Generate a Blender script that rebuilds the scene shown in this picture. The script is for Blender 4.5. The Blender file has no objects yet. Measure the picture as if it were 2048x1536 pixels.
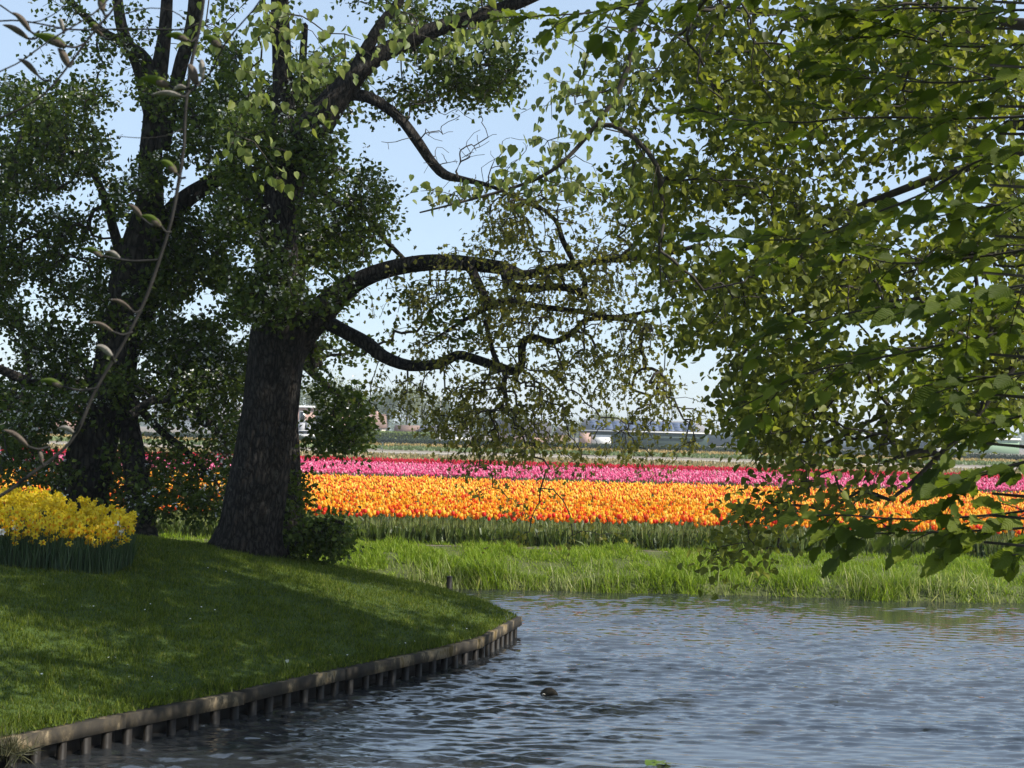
import bpy, math
import numpy as np
from mathutils import Matrix, Vector

# ------------------------------------------------------------------ camera, sky, sun, exposure
scene = bpy.context.scene
COL = scene.collection
FPX = 2844.0                      # focal length in pixels of a 2048 wide picture
PITCH, ROLL = math.atan(98 / FPX), math.radians(1.5)
CAM = np.array([0.0, 0.0, 1.82])  # the field lies at z = 0, the water at -0.5
F_ = np.array([0, math.cos(PITCH), math.sin(PITCH)])
R0, U0 = np.array([1.0, 0, 0]), np.array([0, -math.sin(PITCH), math.cos(PITCH)])
RI = math.cos(ROLL) * R0 + math.sin(ROLL) * U0
UI = -math.sin(ROLL) * R0 + math.cos(ROLL) * U0
cd = bpy.data.cameras.new('camera')
cam = bpy.data.objects.new('camera', cd)
COL.objects.link(cam)
M = Matrix(((RI[0], UI[0], -F_[0], CAM[0]), (RI[1], UI[1], -F_[1], CAM[1]), (RI[2], UI[2], -F_[2], CAM[2]), (0, 0, 0, 1)))
cam.matrix_world = M
cd.sensor_width = 36
cd.lens = 36 * FPX / 2048
cd.clip_start, cd.clip_end = 0.05, 8000
cd.dof.use_dof = True
cd.dof.focus_distance = 19
cd.dof.aperture_fstop = 22
scene.camera = cam

SUN_EL = math.radians(42)
SUN_AZ = np.array([0.93, -0.37]) / math.hypot(0.93, 0.37)          # horizontal direction towards the sun
SUN = np.array([SUN_AZ[0] * math.cos(SUN_EL), SUN_AZ[1] * math.cos(SUN_EL), math.sin(SUN_EL)])
world = bpy.data.worlds.new('World')
scene.world = world
world.use_nodes = True
wn = world.node_tree
sky = wn.nodes.new('ShaderNodeTexSky')
sky.sky_type = 'NISHITA'
sky.sun_disc = False
sky.sun_elevation = SUN_EL
sky.sun_rotation = math.atan2(SUN_AZ[0], SUN_AZ[1])
sky.air_density, sky.dust_density, sky.ozone_density = 1.0, 0.4, 1.5
bg = wn.nodes['Background']
bg.inputs['Strength'].default_value = 0.14
flat_sky = wn.nodes.new('ShaderNodeMix')             # flat pale blue light mixed in to even out the clear sky
flat_sky.data_type = 'RGBA'
flat_sky.inputs[0].default_value = 0.66
flat_sky.inputs[7].default_value = (2.75, 3.45, 4.35, 1)
wn.links.new(sky.outputs[0], flat_sky.inputs[6])
wn.links.new(flat_sky.outputs[2], bg.inputs[0])
sl = bpy.data.lights.new('sun', 'SUN')
sl.energy, sl.angle, sl.color = 5.0, math.radians(0.53), (1.0, 0.95, 0.86)
sun = bpy.data.objects.new('sun', sl)
COL.objects.link(sun)
sun.rotation_euler = Vector(SUN).to_track_quat('Z', 'Y').to_euler()
scene.view_settings.view_transform = 'Standard'
scene.view_settings.look = 'None'
scene.view_settings.gamma = 1
scene.view_settings.exposure = 0.62
scene.cycles.max_bounces = 6
scene.cycles.diffuse_bounces = 3
scene.cycles.glossy_bounces = 3
scene.cycles.transmission_bounces = 4
scene.cycles.transparent_max_bounces = 4
scene.cycles.volume_bounces = 0
scene.cycles.use_denoising = True
scene.cycles.denoising_prefilter = 'ACCURATE'
scene.cycles.sample_clamp_indirect = 6

# ------------------------------------------------------------------ helpers
rng = np.random.default_rng(7)
def PX(px, py, D):
    """a point seen at pixel (px, py) of the 2048 picture, D metres away along world Y (scalars or arrays)"""
    px, py, D = np.broadcast_arrays(np.asarray(px, float), np.asarray(py, float), np.asarray(D, float))
    ray = F_ + RI * ((px - 1024) / FPX)[..., None] - UI * ((py - 768) / FPX)[..., None]
    return CAM + ray * (D / ray[..., 1])[..., None]
def proj(p):
    q = np.asarray(p) - CAM
    z = q @ F_
    return 1024 + FPX * (q @ RI) / z, 768 - FPX * (q @ UI) / z
def unit(v):
    return v / np.maximum(np.linalg.norm(v, axis=-1, keepdims=True), 1e-9)
def hash3(i, j, k):
    n = (i * 374761393 + j * 668265263 + k * 2147483647 + 1013904223).astype(np.int64)
    n = (n ^ (n >> 13)) * 1274126177
    return ((n ^ (n >> 16)) & 0xffff) / 65535.0
def vnoise(x, y, z=0.0):
    x, y, z = np.broadcast_arrays(np.asarray(x, float), np.asarray(y, float), np.asarray(z, float))
    i, j, k = (np.floor(a).astype(np.int64) for a in (x, y, z))
    f, g, h = x - i, y - j, z - k
    f, g, h = (a * a * (3 - 2 * a) for a in (f, g, h))
    r = 0
    for a in (0, 1):
        for b in (0, 1):
            for c in (0, 1):
                r = r + hash3(i + a, j + b, k + c) * (f if a else 1 - f) * (g if b else 1 - g) * (h if c else 1 - h)
    return r * 2 - 1
class MB:
    """collects triangles and quads, builds one mesh"""
    def __init__(s): s.v, s.f, s.n = [], [], 0
    def add(s, V, F, m=0):
        V = np.asarray(V, float).reshape(-1, 3)
        F = np.asarray(F, np.int64)
        s.v.append(V); s.f.append((F + s.n, m)); s.n += len(V)
        return s
    def mesh(s, name, mats, smooth=False):
        me = bpy.data.meshes.new(name)
        V = np.concatenate(s.v) if s.v else np.zeros((0, 3))
        me.vertices.add(len(V)); me.vertices.foreach_set('co', V.astype(np.float32).ravel())
        lt = np.concatenate([np.full(len(f), f.shape[1]) for f, m in s.f])
        lv = np.concatenate([f.ravel() for f, m in s.f])
        mi = np.concatenate([np.full(len(f), m) for f, m in s.f])
        me.loops.add(len(lv)); me.loops.foreach_set('vertex_index', lv.astype(np.int32))
        me.polygons.add(len(lt))
        ls = np.concatenate([[0], np.cumsum(lt)[:-1]])
        me.polygons.foreach_set('loop_start', ls.astype(np.int32))
        me.polygons.foreach_set('material_index', mi.astype(np.int32))
        if smooth: me.polygons.foreach_set('use_smooth', np.ones(len(lt), bool))
        me.update(calc_edges=True)
        for m in (mats if isinstance(mats, (list, tuple)) else [mats]): me.materials.append(m)
        return me
    def obj(s, name, mats, parent=None, smooth=False):
        return link(name, s.mesh(name, mats, smooth), parent)
def link(name, me, parent=None, loc=None):
    o = bpy.data.objects.new(name, me)
    COL.objects.link(o)
    if parent is not None:
        o.parent = parent
        o.matrix_parent_inverse = Matrix.Translation(parent.location).inverted() if loc is None else Matrix()
    if loc is not None: o.location = loc
    return o
def tag(o, label=None, cat=None, group=None, kind=None):
    for k, v in (('label', label), ('category', cat), ('group', group), ('kind', kind)):
        if v: o[k] = v
    return o
def thing(name, label, cat, loc=(0, 0, 0), group=None):
    o = bpy.data.objects.new(name, None)
    COL.objects.link(o)
    o.location = Vector([float(c) for c in loc]); o.empty_display_size = 0.2
    return tag(o, label, cat, group)
def box(mb, x0, x1, y0, y1, z0, z1, m=0):
    V = [(x, y, z) for z in (z0, z1) for y in (y0, y1) for x in (x0, x1)]
    mb.add(V, [(0, 2, 3, 1), (4, 5, 7, 6), (0, 1, 5, 4), (1, 3, 7, 5), (3, 2, 6, 7), (2, 0, 4, 6)], m)
    return mb
def bx(name, x0, x1, y0, y1, z0, z1, mat, parent):
    return box(MB(), x0, x1, y0, y1, z0, z1).obj(name, mat, parent)
def frames(P):
    T = unit(np.gradient(P, axis=0))
    ref = np.where(np.abs(T[:, 2:3]) > 0.9, [[1.0, 0, 0]], [[0, 0, 1.0]]) if len(P) < 4 else np.repeat([[0.31, 0.93, 0.2]], len(P), 0)
    A = unit(np.cross(T, ref)); B = np.cross(T, A)
    return T, A, B
def tube(mb, P, r, sides=5, m=0, cap=True, disp=None):
    P = np.asarray(P, float); n = len(P); r = np.broadcast_to(np.asarray(r, float), (n,))
    T, A, B = frames(P)
    a = np.arange(sides) / sides * 2 * math.pi
    rr = np.repeat(r[:, None], sides, 1)
    if disp is not None: rr = rr * disp(np.arange(n)[:, None], a[None, :], P, rr)
    V = P[:, None] + (np.cos(a)[None, :, None] * A[:, None] + np.sin(a)[None, :, None] * B[:, None]) * rr[..., None]
    i = np.arange(n - 1)[:, None] * sides; j = np.arange(sides)[None]; k = (j + 1) % sides
    F = np.stack([i + j, i + k, i + sides + k, i + sides + j], -1).reshape(-1, 4)
    mb.add(V.reshape(-1, 3), F, m)
    if cap:
        c = np.stack([np.full(sides, n * sides), (n - 1) * sides + np.arange(sides), (n - 1) * sides + (np.arange(sides) + 1) % sides], -1)
        mb.v[-1] = np.concatenate([mb.v[-1], P[-1:] + T[-1:] * r[-1]]); mb.n += 1
        mb.f.append((c + mb.n - 1 - n * sides, m))
    return mb
def spline(K, step):
    """Catmull-Rom through rows of K (any number of columns), about step apart (first three columns)"""
    K = np.asarray(K, float)
    if len(K) < 3: 
        n = max(2, int(np.linalg.norm(K[-1, :3] - K[0, :3]) / step) + 1)
        return K[0] + (K[-1] - K[0]) * np.linspace(0, 1, n)[:, None]
    E = np.vstack([2 * K[0] - K[1], K, 2 * K[-1] - K[-2]])
    out = []
    for i in range(1, len(E) - 2):
        p0, p1, p2, p3 = E[i - 1:i + 3]
        n = max(2, int(np.linalg.norm(p2[:3] - p1[:3]) / step) + 1)
        t = np.linspace(0, 1, n, endpoint=False)[:, None]
        out.append(0.5 * (2 * p1 + (p2 - p0) * t + (2 * p0 - 5 * p1 + 4 * p2 - p3) * t * t + (3 * p1 - p0 - 3 * p2 + p3) * t ** 3))
    out.append(K[-1:])
    return np.vstack(out)
def limb(pts, D0, D1=None, step=0.12):
    """[(px, py, radius_px)...] to rows x, y, z, r"""
    pts = np.asarray(pts, float); n = len(pts)
    D = np.linspace(D0, D0 if D1 is None else D1, n)
    K = np.hstack([PX(pts[:, 0], pts[:, 1], D), (pts[:, 2] * D / FPX)[:, None]])
    return spline(K, step)
def basis(d, nrm):
    """rotation matrices whose Y is d and Z near nrm"""
    y = unit(d); x = unit(np.cross(y, nrm)); z = np.cross(x, y)
    return np.stack([x, y, z], -1)
def scatter(mb, TV, TF, pos, R, sc, m=0):
    TV = np.asarray(TV, float); N = len(pos)
    sc = np.asarray(sc, float)
    if sc.ndim == 1: sc = np.repeat(sc[:, None], 3, 1)
    V = np.einsum('nij,nkj->nki', R, TV[None] * sc[:, None]) + pos[:, None]
    for tf in (TF if isinstance(TF, list) else [TF]):
        tf = np.asarray(tf)
        F = (tf[None] + (np.arange(N) * len(TV))[:, None, None]).reshape(-1, tf.shape[1])
        mb.f.append((F + mb.n, m))
    mb.v.append(V.reshape(-1, 3)); mb.n += N * len(TV)
    return mb
def rdir(n): return unit(rng.normal(size=(n, 3)))
def yaw(a, tilt=None):
    c, s = np.cos(a), np.sin(a); z = np.zeros_like(a); o = z + 1
    R = np.stack([np.stack([c, -s, z], -1), np.stack([s, c, z], -1), np.stack([z, z, o], -1)], -2)
    if tilt is not None:
        b = rng.uniform(0, 6.28, len(a)); ct, st = np.cos(tilt), np.sin(tilt); ux, uy = np.cos(b), np.sin(b)
        K = np.stack([np.stack([ct + ux * ux * (1 - ct), ux * uy * (1 - ct), uy * st], -1),
                      np.stack([ux * uy * (1 - ct), ct + uy * uy * (1 - ct), -ux * st], -1),
                      np.stack([-uy * st, ux * st, ct], -1)], -2)
        R = K @ R
    return R
def inpoly(x, y, poly):
    r = np.zeros(np.shape(x), bool); n = len(poly)
    for i in range(n):
        x0, y0 = poly[i]; x1, y1 = poly[(i + 1) % n]
        if y0 == y1: continue
        c = ((y0 > y) != (y1 > y)) & (x < (x1 - x0) * (y - y0) / (y1 - y0) + x0)
        r ^= c
    return r
def polydist(x, y, line):
    d = np.full(np.shape(x), 1e9)
    for (x0, y0), (x1, y1) in zip(line[:-1], line[1:]):
        L = (x1 - x0) ** 2 + (y1 - y0) ** 2
        t = np.clip(((x - x0) * (x1 - x0) + (y - y0) * (y1 - y0)) / L, 0, 1)
        d = np.minimum(d, np.hypot(x - x0 - t * (x1 - x0), y - y0 - t * (y1 - y0)))
    return d
def grid(mb, X, Y, zf, m=0):
    gx, gy = np.meshgrid(X, Y)
    V = np.stack([gx, gy, zf(gx, gy)], -1).reshape(-1, 3)
    nx = len(X); i = np.arange(len(Y) - 1)[:, None] * nx; j = np.arange(nx - 1)[None]
    mb.add(V, np.stack([i + j, i + j + 1, i + nx + j + 1, i + nx + j], -1).reshape(-1, 4), m)
    return mb

# ------------------------------------------------------------------ materials
def mat(name): 
    m = bpy.data.materials.new(name); m.use_nodes = True
    nt = m.node_tree; b = nt.nodes['Principled BSDF']
    return m, nt, b
def node(nt, kind, **kw):
    n = nt.nodes.new(kind)
    for k, v in kw.items():
        if k in n.inputs: n.inputs[k].default_value = v
        else: setattr(n, k, v)
    return n
def ramp(nt, fac, stops):
    r = nt.nodes.new('ShaderNodeValToRGB'); e = r.color_ramp.elements
    while len(e) < len(stops): e.new(0.5)
    for i, (p, c) in enumerate(stops): e[i].position = p; e[i].color = (*c, 1)
    nt.links.new(fac, r.inputs[0]); return r.outputs[0]
def coords(nt, scale=(1, 1, 1)):
    t = nt.nodes.new('ShaderNodeTexCoord'); mp = nt.nodes.new('ShaderNodeMapping')
    mp.inputs['Scale'].default_value = scale
    nt.links.new(t.outputs['Object'], mp.inputs[0]); return mp.outputs[0]
def noise_mat(name, stops, scale=4, stretch=(1, 1, 1), rough=0.85, bump=0.0, bscale=20, detail=6, spec=0.3, bdist=0.02):
    m, nt, b = mat(name); c = coords(nt, stretch)
    n = node(nt, 'ShaderNodeTexNoise', Scale=scale, Detail=detail, Roughness=0.65); nt.links.new(c, n.inputs['Vector'])
    nt.links.new(ramp(nt, n.outputs['Fac'], stops), b.inputs['Base Color'])
    b.inputs['Roughness'].default_value = rough; b.inputs['Specular IOR Level'].default_value = spec
    if bump:
        k = node(nt, 'ShaderNodeTexNoise', Scale=bscale, Detail=5.0); nt.links.new(c, k.inputs['Vector'])
        bp = node(nt, 'ShaderNodeBump', Strength=bump, Distance=bdist); nt.links.new(k.outputs['Fac'], bp.inputs['Height'])
        nt.links.new(bp.outputs[0], b.inputs['Normal'])
    return m
def leaf_mat(name, stops, trans=0.35, rough=0.5, tcol=1.6, per='island', spec=0.35, warm=(1.0, 1.0, 0.6)):
    m, nt, b = mat(name)
    if per == 'island': src = nt.nodes.new('ShaderNodeNewGeometry').outputs['Random Per Island']
    else: src = nt.nodes.new('ShaderNodeObjectInfo').outputs['Random']
    col = ramp(nt, src, stops)
    nt.links.new(col, b.inputs['Base Color']); b.inputs['Roughness'].default_value = rough
    b.inputs['Specular IOR Level'].default_value = spec
    if trans:
        tr = nt.nodes.new('ShaderNodeBsdfTranslucent'); mx = nt.nodes.new('ShaderNodeMixShader'); mx.inputs[0].default_value = trans
        mul = node(nt, 'ShaderNodeMix', data_type='RGBA', blend_type='MULTIPLY'); mul.inputs[0].default_value = 1
        nt.links.new(col, mul.inputs[6]); mul.inputs[7].default_value = (warm[0] * tcol, warm[1] * tcol, warm[2] * tcol, 1)
        nt.links.new(mul.outputs[2], tr.inputs[0])
        out = nt.nodes['Material Output']
        nt.links.new(b.outputs[0], mx.inputs[1]); nt.links.new(tr.outputs[0], mx.inputs[2]); nt.links.new(mx.outputs[0], out.inputs[0])
    return m
def plain(name, c, rough=0.7, spec=0.3, var=0.12, scale=3):
    c = np.array(c)
    return noise_mat(name, [(0.3, tuple(c * (1 - var))), (0.7, tuple(np.minimum(c * (1 + var), 1)))], scale=scale, rough=rough, spec=spec)

def bark_mat(name, dark, light, lichen, sc=1.0):
    m, nt, b = mat(name); c = coords(nt, (1, 1, 0.36))
    v = node(nt, 'ShaderNodeTexVoronoi', Scale=21 * sc, feature='DISTANCE_TO_EDGE'); 
    w = node(nt, 'ShaderNodeTexNoise', Scale=9.0 * sc, Detail=8.0, Roughness=0.7); nt.links.new(c, w.inputs['Vector'])
    ad = node(nt, 'ShaderNodeMix', data_type='VECTOR'); ad.inputs[0].default_value = 0.12
    nt.links.new(c, ad.inputs[4]); nt.links.new(w.outputs['Color'], ad.inputs[5]); nt.links.new(ad.outputs[1], v.inputs['Vector'])
    mul = node(nt, 'ShaderNodeMath', operation='MULTIPLY'); mul.inputs[1].default_value = 3.2; nt.links.new(v.outputs['Distance'], mul.inputs[0])
    add = node(nt, 'ShaderNodeMath', operation='MULTIPLY'); nt.links.new(mul.outputs[0], add.inputs[0]); nt.links.new(w.outputs['Fac'], add.inputs[1])
    col = ramp(nt, add.outputs[0], [(0.02, dark), (0.3, tuple((np.array(dark) + np.array(light)) / 2)), (0.75, light)])
    c2 = coords(nt); l = node(nt, 'ShaderNodeTexNoise', Scale=5.0, Detail=9.0, Roughness=0.75); nt.links.new(c2, l.inputs['Vector'])
    lf = ramp(nt, l.outputs['Fac'], [(0.58, (0, 0, 0)), (0.68, (0.7, 0.7, 0.7))])
    mx = node(nt, 'ShaderNodeMix', data_type='RGBA'); nt.links.new(lf, mx.inputs[0]); nt.links.new(col, mx.inputs[6]); mx.inputs[7].default_value = (*lichen, 1)
    nt.links.new(mx.outputs[2], b.inputs['Base Color']); b.inputs['Roughness'].default_value = 0.9; b.inputs['Specular IOR Level'].default_value = 0.2
    bp = node(nt, 'ShaderNodeBump', Strength=1.0, Distance=0.05); nt.links.new(add.outputs[0], bp.inputs['Height']); nt.links.new(bp.outputs[0], b.inputs['Normal'])
    return m

MAT = {}
MAT['bark'] = bark_mat('oak_bark', (0.009, 0.0075, 0.006), (0.075, 0.064, 0.054), (0.14, 0.135, 0.115))
MAT['bark2'] = bark_mat('hawthorn_bark', (0.012, 0.01, 0.008), (0.08, 0.068, 0.056), (0.11, 0.1, 0.08), 0.7)
MAT['twig'] = noise_mat('twig_bark', [(0.3, (0.02, 0.016, 0.012)), (0.7, (0.06, 0.05, 0.038))], scale=12)
MAT['twig_grey'] = noise_mat('magnolia_bark', [(0.3, (0.009, 0.008, 0.007)), (0.7, (0.03, 0.027, 0.024))], scale=60, bump=0.4, bscale=220, bdist=0.002)
MAT['haw'] = leaf_mat('hawthorn_leaf', [(0, (0.03, 0.05, 0.008)), (0.5, (0.06, 0.092, 0.014)), (1, (0.11, 0.145, 0.024))], 0.4, spec=0.2)
MAT['blossom'] = leaf_mat('hawthorn_blossom', [(0, (0.6, 0.6, 0.55)), (1, (0.8, 0.8, 0.76))], 0.25, tcol=1, warm=(1, 1, 0.95))
MAT['oak'] = leaf_mat('oak_leaf', [(0, (0.07, 0.075, 0.012)), (0.5, (0.15, 0.15, 0.025)), (1, (0.26, 0.235, 0.038))], 0.48)
def ribs(m_, depth=1.0):
    nt = m_.node_tree; b = nt.nodes['Principled BSDF']
    t = nt.nodes.new('ShaderNodeTexCoord'); sp = nt.nodes.new('ShaderNodeSeparateXYZ'); nt.links.new(t.outputs['Object'], sp.inputs[0])
    ab = node(nt, 'ShaderNodeMath', operation='ABSOLUTE'); nt.links.new(sp.outputs[0], ab.inputs[0])
    ml = node(nt, 'ShaderNodeMath', operation='MULTIPLY_ADD'); ml.inputs[1].default_value = -0.9; nt.links.new(ab.outputs[0], ml.inputs[0]); nt.links.new(sp.outputs[1], ml.inputs[2])
    fr = node(nt, 'ShaderNodeMath', operation='MULTIPLY'); fr.inputs[1].default_value = 62.0; nt.links.new(ml.outputs[0], fr.inputs[0])
    sn = node(nt, 'ShaderNodeMath', operation='SINE'); nt.links.new(fr.outputs[0], sn.inputs[0])
    bp = node(nt, 'ShaderNodeBump', Strength=0.22, Distance=0.003 * depth); nt.links.new(sn.outputs[0], bp.inputs['Height']); nt.links.new(bp.outputs[0], b.inputs['Normal'])
    for tr in nt.nodes:
        if tr.type == 'BSDF_TRANSLUCENT': nt.links.new(bp.outputs[0], tr.inputs['Normal'])
MAT['linden'] = leaf_mat('linden_leaf', [(0, (0.055, 0.07, 0.011)), (0.6, (0.11, 0.13, 0.018)), (1, (0.21, 0.22, 0.032))], 0.48, spec=0.2)
MAT['pale'] = leaf_mat('pale_linden_leaf', [(0, (0.09, 0.125, 0.03)), (0.6, (0.15, 0.19, 0.05)), (1, (0.22, 0.25, 0.075))], 0.45)
MAT['beech'] = leaf_mat('beech_leaf', [(0, (0.04, 0.06, 0.009)), (0.6, (0.08, 0.11, 0.013)), (1, (0.15, 0.185, 0.022))], 0.5, rough=0.6, per='object', spec=0.15)
MAT['beech_s'] = leaf_mat('beech_leaf_small', [(0, (0.04, 0.06, 0.009)), (0.6, (0.08, 0.11, 0.013)), (1, (0.15, 0.185, 0.022))], 0.5, rough=0.6, spec=0.15)
ribs(MAT['beech'])
MAT['grass'] = leaf_mat('lawn_blade', [(0, (0.036, 0.058, 0.006)), (0.6, (0.085, 0.12, 0.01)), (0.95, (0.15, 0.185, 0.024)), (1, (0.22, 0.2, 0.06))], 0.4, spec=0.15)
MAT['bankgrass'] = leaf_mat('bank_blade', [(0, (0.11, 0.17, 0.012)), (0.6, (0.19, 0.28, 0.02)), (0.92, (0.27, 0.35, 0.04)), (1, (0.42, 0.4, 0.16))], 0.45, spec=0.2)
MAT['reed'] = leaf_mat('reed_blade', [(0, (0.12, 0.17, 0.03)), (0.6, (0.25, 0.3, 0.09)), (1, (0.45, 0.42, 0.22))], 0.4)
MAT['drygrass'] = leaf_mat('dry_blade', [(0, (0.035, 0.04, 0.014)), (1, (0.1, 0.09, 0.042))], 0.3)
MAT['tleaf'] = leaf_mat('tulip_leaf', [(0, (0.03, 0.05, 0.012)), (0.6, (0.07, 0.105, 0.026)), (1, (0.15, 0.19, 0.055))], 0.35, rough=0.45)
OR = [(0, (0.75, 0.04, 0.02)), (0.08, (0.82, 0.09, 0.02)), (0.22, (0.9, 0.25, 0.02)), (0.45, (0.94, 0.42, 0.02)), (0.7, (0.96, 0.57, 0.04)), (1, (0.98, 0.74, 0.16))]
MAT['orange'] = leaf_mat('orange_tulip', OR, 0.4, tcol=1.1, warm=(1, 0.9, 0.7), spec=0.25)
MAT['tulip_red'] = leaf_mat('red_tulip_petal', [(0, (0.7, 0.025, 0.02)), (1, (0.84, 0.09, 0.03))], 0.4, tcol=1.1, per='object', warm=(1, 0.9, 0.7), spec=0.25)
MAT['tulip_orange'] = leaf_mat('orange_tulip_petal', [(0, (0.86, 0.17, 0.025)), (1, (0.92, 0.33, 0.03))], 0.4, tcol=1.1, per='object', warm=(1, 0.9, 0.7), spec=0.25)
MAT['tulip_yellow'] = leaf_mat('yellow_orange_tulip_petal', [(0, (0.93, 0.42, 0.03)), (1, (0.96, 0.58, 0.06))], 0.4, tcol=1.1, per='object', warm=(1, 0.9, 0.7), spec=0.25)
MAT['pink'] = leaf_mat('pink_tulip', [(0, (0.66, 0.05, 0.16)), (0.5, (0.8, 0.13, 0.3)), (0.85, (0.86, 0.25, 0.42)), (1, (0.92, 0.56, 0.62))], 0.4, tcol=1.1, warm=(1, 0.95, 1), spec=0.25)
MAT['red'] = leaf_mat('red_tulip', [(0, (0.42, 0.004, 0.02)), (1, (0.62, 0.012, 0.04))], 0.35, tcol=1.1, warm=(1, 0.8, 0.8), spec=0.25)
MAT['daff'] = leaf_mat('daffodil_petal', [(0, (0.72, 0.5, 0.01)), (1, (0.85, 0.66, 0.02))], 0.35, tcol=1.1, per='object', warm=(1, 1, 0.7))
MAT['daff_s'] = leaf_mat('daffodil_petal_far', [(0, (0.72, 0.5, 0.01)), (1, (0.85, 0.66, 0.02))], 0.35, tcol=1.1, warm=(1, 1, 0.7))
MAT['trumpet'] = leaf_mat('daffodil_trumpet', [(0, (0.75, 0.36, 0.005)), (1, (0.82, 0.46, 0.01))], 0.3, tcol=1.1, per='object', warm=(1, 1, 0.7))
MAT['white'] = leaf_mat('white_petal', [(0, (0.7, 0.7, 0.66)), (1, (0.82, 0.82, 0.78))], 0.3, tcol=1.0, per='object', warm=(1, 1, 0.95))
MAT['dleaf'] = leaf_mat('daffodil_leaf', [(0, (0.025, 0.055, 0.022)), (1, (0.06, 0.1, 0.04))], 0.3)
MAT['lawn'] = noise_mat('lawn_soil', [(0.3, (0.028, 0.05, 0.007)), (0.6, (0.05, 0.08, 0.01)), (0.8, (0.07, 0.085, 0.016))], scale=3.0, detail=10, bump=0.6, bscale=90)
MAT['bank'] = noise_mat('bank_soil', [(0.3, (0.05, 0.06, 0.015)), (0.7, (0.09, 0.11, 0.03))], scale=4.0, bump=0.5)
MAT['field'] = noise_mat('field_soil', [(0.3, (0.14, 0.115, 0.085)), (0.7, (0.25, 0.205, 0.155))], scale=1.5, detail=9, bump=0.5, bscale=12)
MAT['bedsoil'] = noise_mat('tulip_bed_soil', [(0.3, (0.05, 0.07, 0.025)), (0.7, (0.09, 0.11, 0.045))], scale=4, detail=8)
MAT['timber'] = noise_mat('weathered_timber', [(0.3, (0.014, 0.012, 0.009)), (0.44, (0.03, 0.025, 0.018)), (0.51, (0.062, 0.049, 0.03)), (0.55, (0.2, 0.155, 0.095)), (0.6, (0.1, 0.066, 0.015)), (0.68, (0.05, 0.04, 0.03))], scale=3.2, stretch=(1, 1, 0.5), detail=10, bump=0.3, bscale=40, bdist=0.006)
MAT['pile'] = noise_mat('wet_timber', [(0.4, (0.008, 0.0065, 0.005)), (0.62, (0.014, 0.011, 0.008)), (0.78, (0.05, 0.04, 0.03))], scale=6, stretch=(1, 1, 0.3), rough=0.6, bump=0.5, bscale=30, bdist=0.01)

# ------------------------------------------------------------------ the land and the water
EDGE = [(-6.2, 5.4), (-5.3, 6.3), (-4.55, 7.4), (-3.95, 8.35), (-3.35, 9.29), (-2.74, 10.3), (-2.08, 11.3), (-1.42, 12.47), (-0.6, 13.86), (-0.27, 14.56), (0.137, 16.28)]
BACK = [(0.137, 16.28), (-0.3, 17.7), (-1.0, 19.0), (-2.2, 20.2), (-4.2, 21.1), (-8, 21.7), (-60, 22.0)]
NEAR = [(60, 5.0), (14, 5.0), (5, 4.6), (0, 4.4), (-4, 4.4), (-6.2, 5.4)]
SHORE = NEAR + EDGE[1:] + BACK[1:]
LAND = SHORE + [(-60, -60), (60, -60)]
def lawn_z(x, y, keep=False):
    d = polydist(x, y, SHORE); ins = inpoly(x, y, LAND)
    up = -0.262 + 0.765 * (1 - np.exp(-d / 2.7)) + 0.025 * vnoise(x * 0.8, y * 0.8) * np.minimum(d, 1) + 0.008 * vnoise(x * 4, y * 4) * np.minimum(d * 2, 1) + 0.26 * np.exp(-((x + 6.2) / 2.9) ** 2 - ((y - 15.6) / 3.0) ** 2) * np.minimum(d / 2, 1)
    return np.where(ins & ((d > 0.12) | keep), up, -1.6)
def lines(*segs): return np.unique(np.concatenate([np.arange(a, b, s) for a, b, s in segs] + [[segs[-1][1]]]).round(4))
tag(grid(MB(), lines((-60, -10, 2.0), (-10, 0.8, 0.09), (0.8, 8, 0.6), (8, 60, 4)), lines((-60, -4, 4), (-4, 4, 0.8), (4, 8, 0.2), (8, 22.3, 0.09)), lawn_z).obj('lawn', MAT['lawn'], smooth=True), kind='structure')

m, nt, b = mat('water')
b.inputs['Base Color'].default_value = (0.02, 0.022, 0.024, 1); b.inputs['Roughness'].default_value = 0.03; b.inputs['IOR'].default_value = 2.2
c = coords(nt, (0.45, 1.6, 1)); n = node(nt, 'ShaderNodeTexNoise', Scale=17.0, Detail=4.0, Roughness=0.6); nt.links.new(c, n.inputs['Vector'])
bp = node(nt, 'ShaderNodeBump', Strength=0.22, Distance=0.006); nt.links.new(n.outputs['Fac'], bp.inputs['Height']); nt.links.new(bp.outputs[0], b.inputs['Normal'])
MAT['water'] = m
wr = np.random.default_rng(3)
WAVES = []
for i in range(46):
    lam = 0.07 * (0.3 / 0.07) ** wr.random(); th = wr.normal(0.1, 0.42)
    WAVES.append((2 * math.pi / lam, th, wr.uniform(0, 6.28), 0.0018 * (lam / 0.2) ** 0.7))
def water_z(x, y):
    gust = np.maximum(0.62 + 0.4 * vnoise(x * 0.35 + 9, y * 0.22) + 0.38 * vnoise(x * 1.3, y * 1.9 + 4), 0.12)
    z = 0
    for k, th, ph, a in WAVES:
        q = np.sin(k * (x * math.sin(th) + y * math.cos(th)) + ph + 0.9 * vnoise(x * 0.7 + ph, y * 0.5))
        z = z + a * (q + 0.4 * q * q)
    return -0.5 + z * gust * np.interp(y, [9, 13, 17, 21], [1.15, 0.95, 0.7, 0.55])
tag(grid(MB(), lines((-60, -5, 5), (-4.6, 8.5, 0.05), (8.5, 60, 5)), lines((4, 7.5, 0.3), (7.5, 15, 0.016), (15, 21.6, 0.025), (21.6, 24, 0.6)), water_z).obj('water', MAT['water'], smooth=True), kind='structure')

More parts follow.
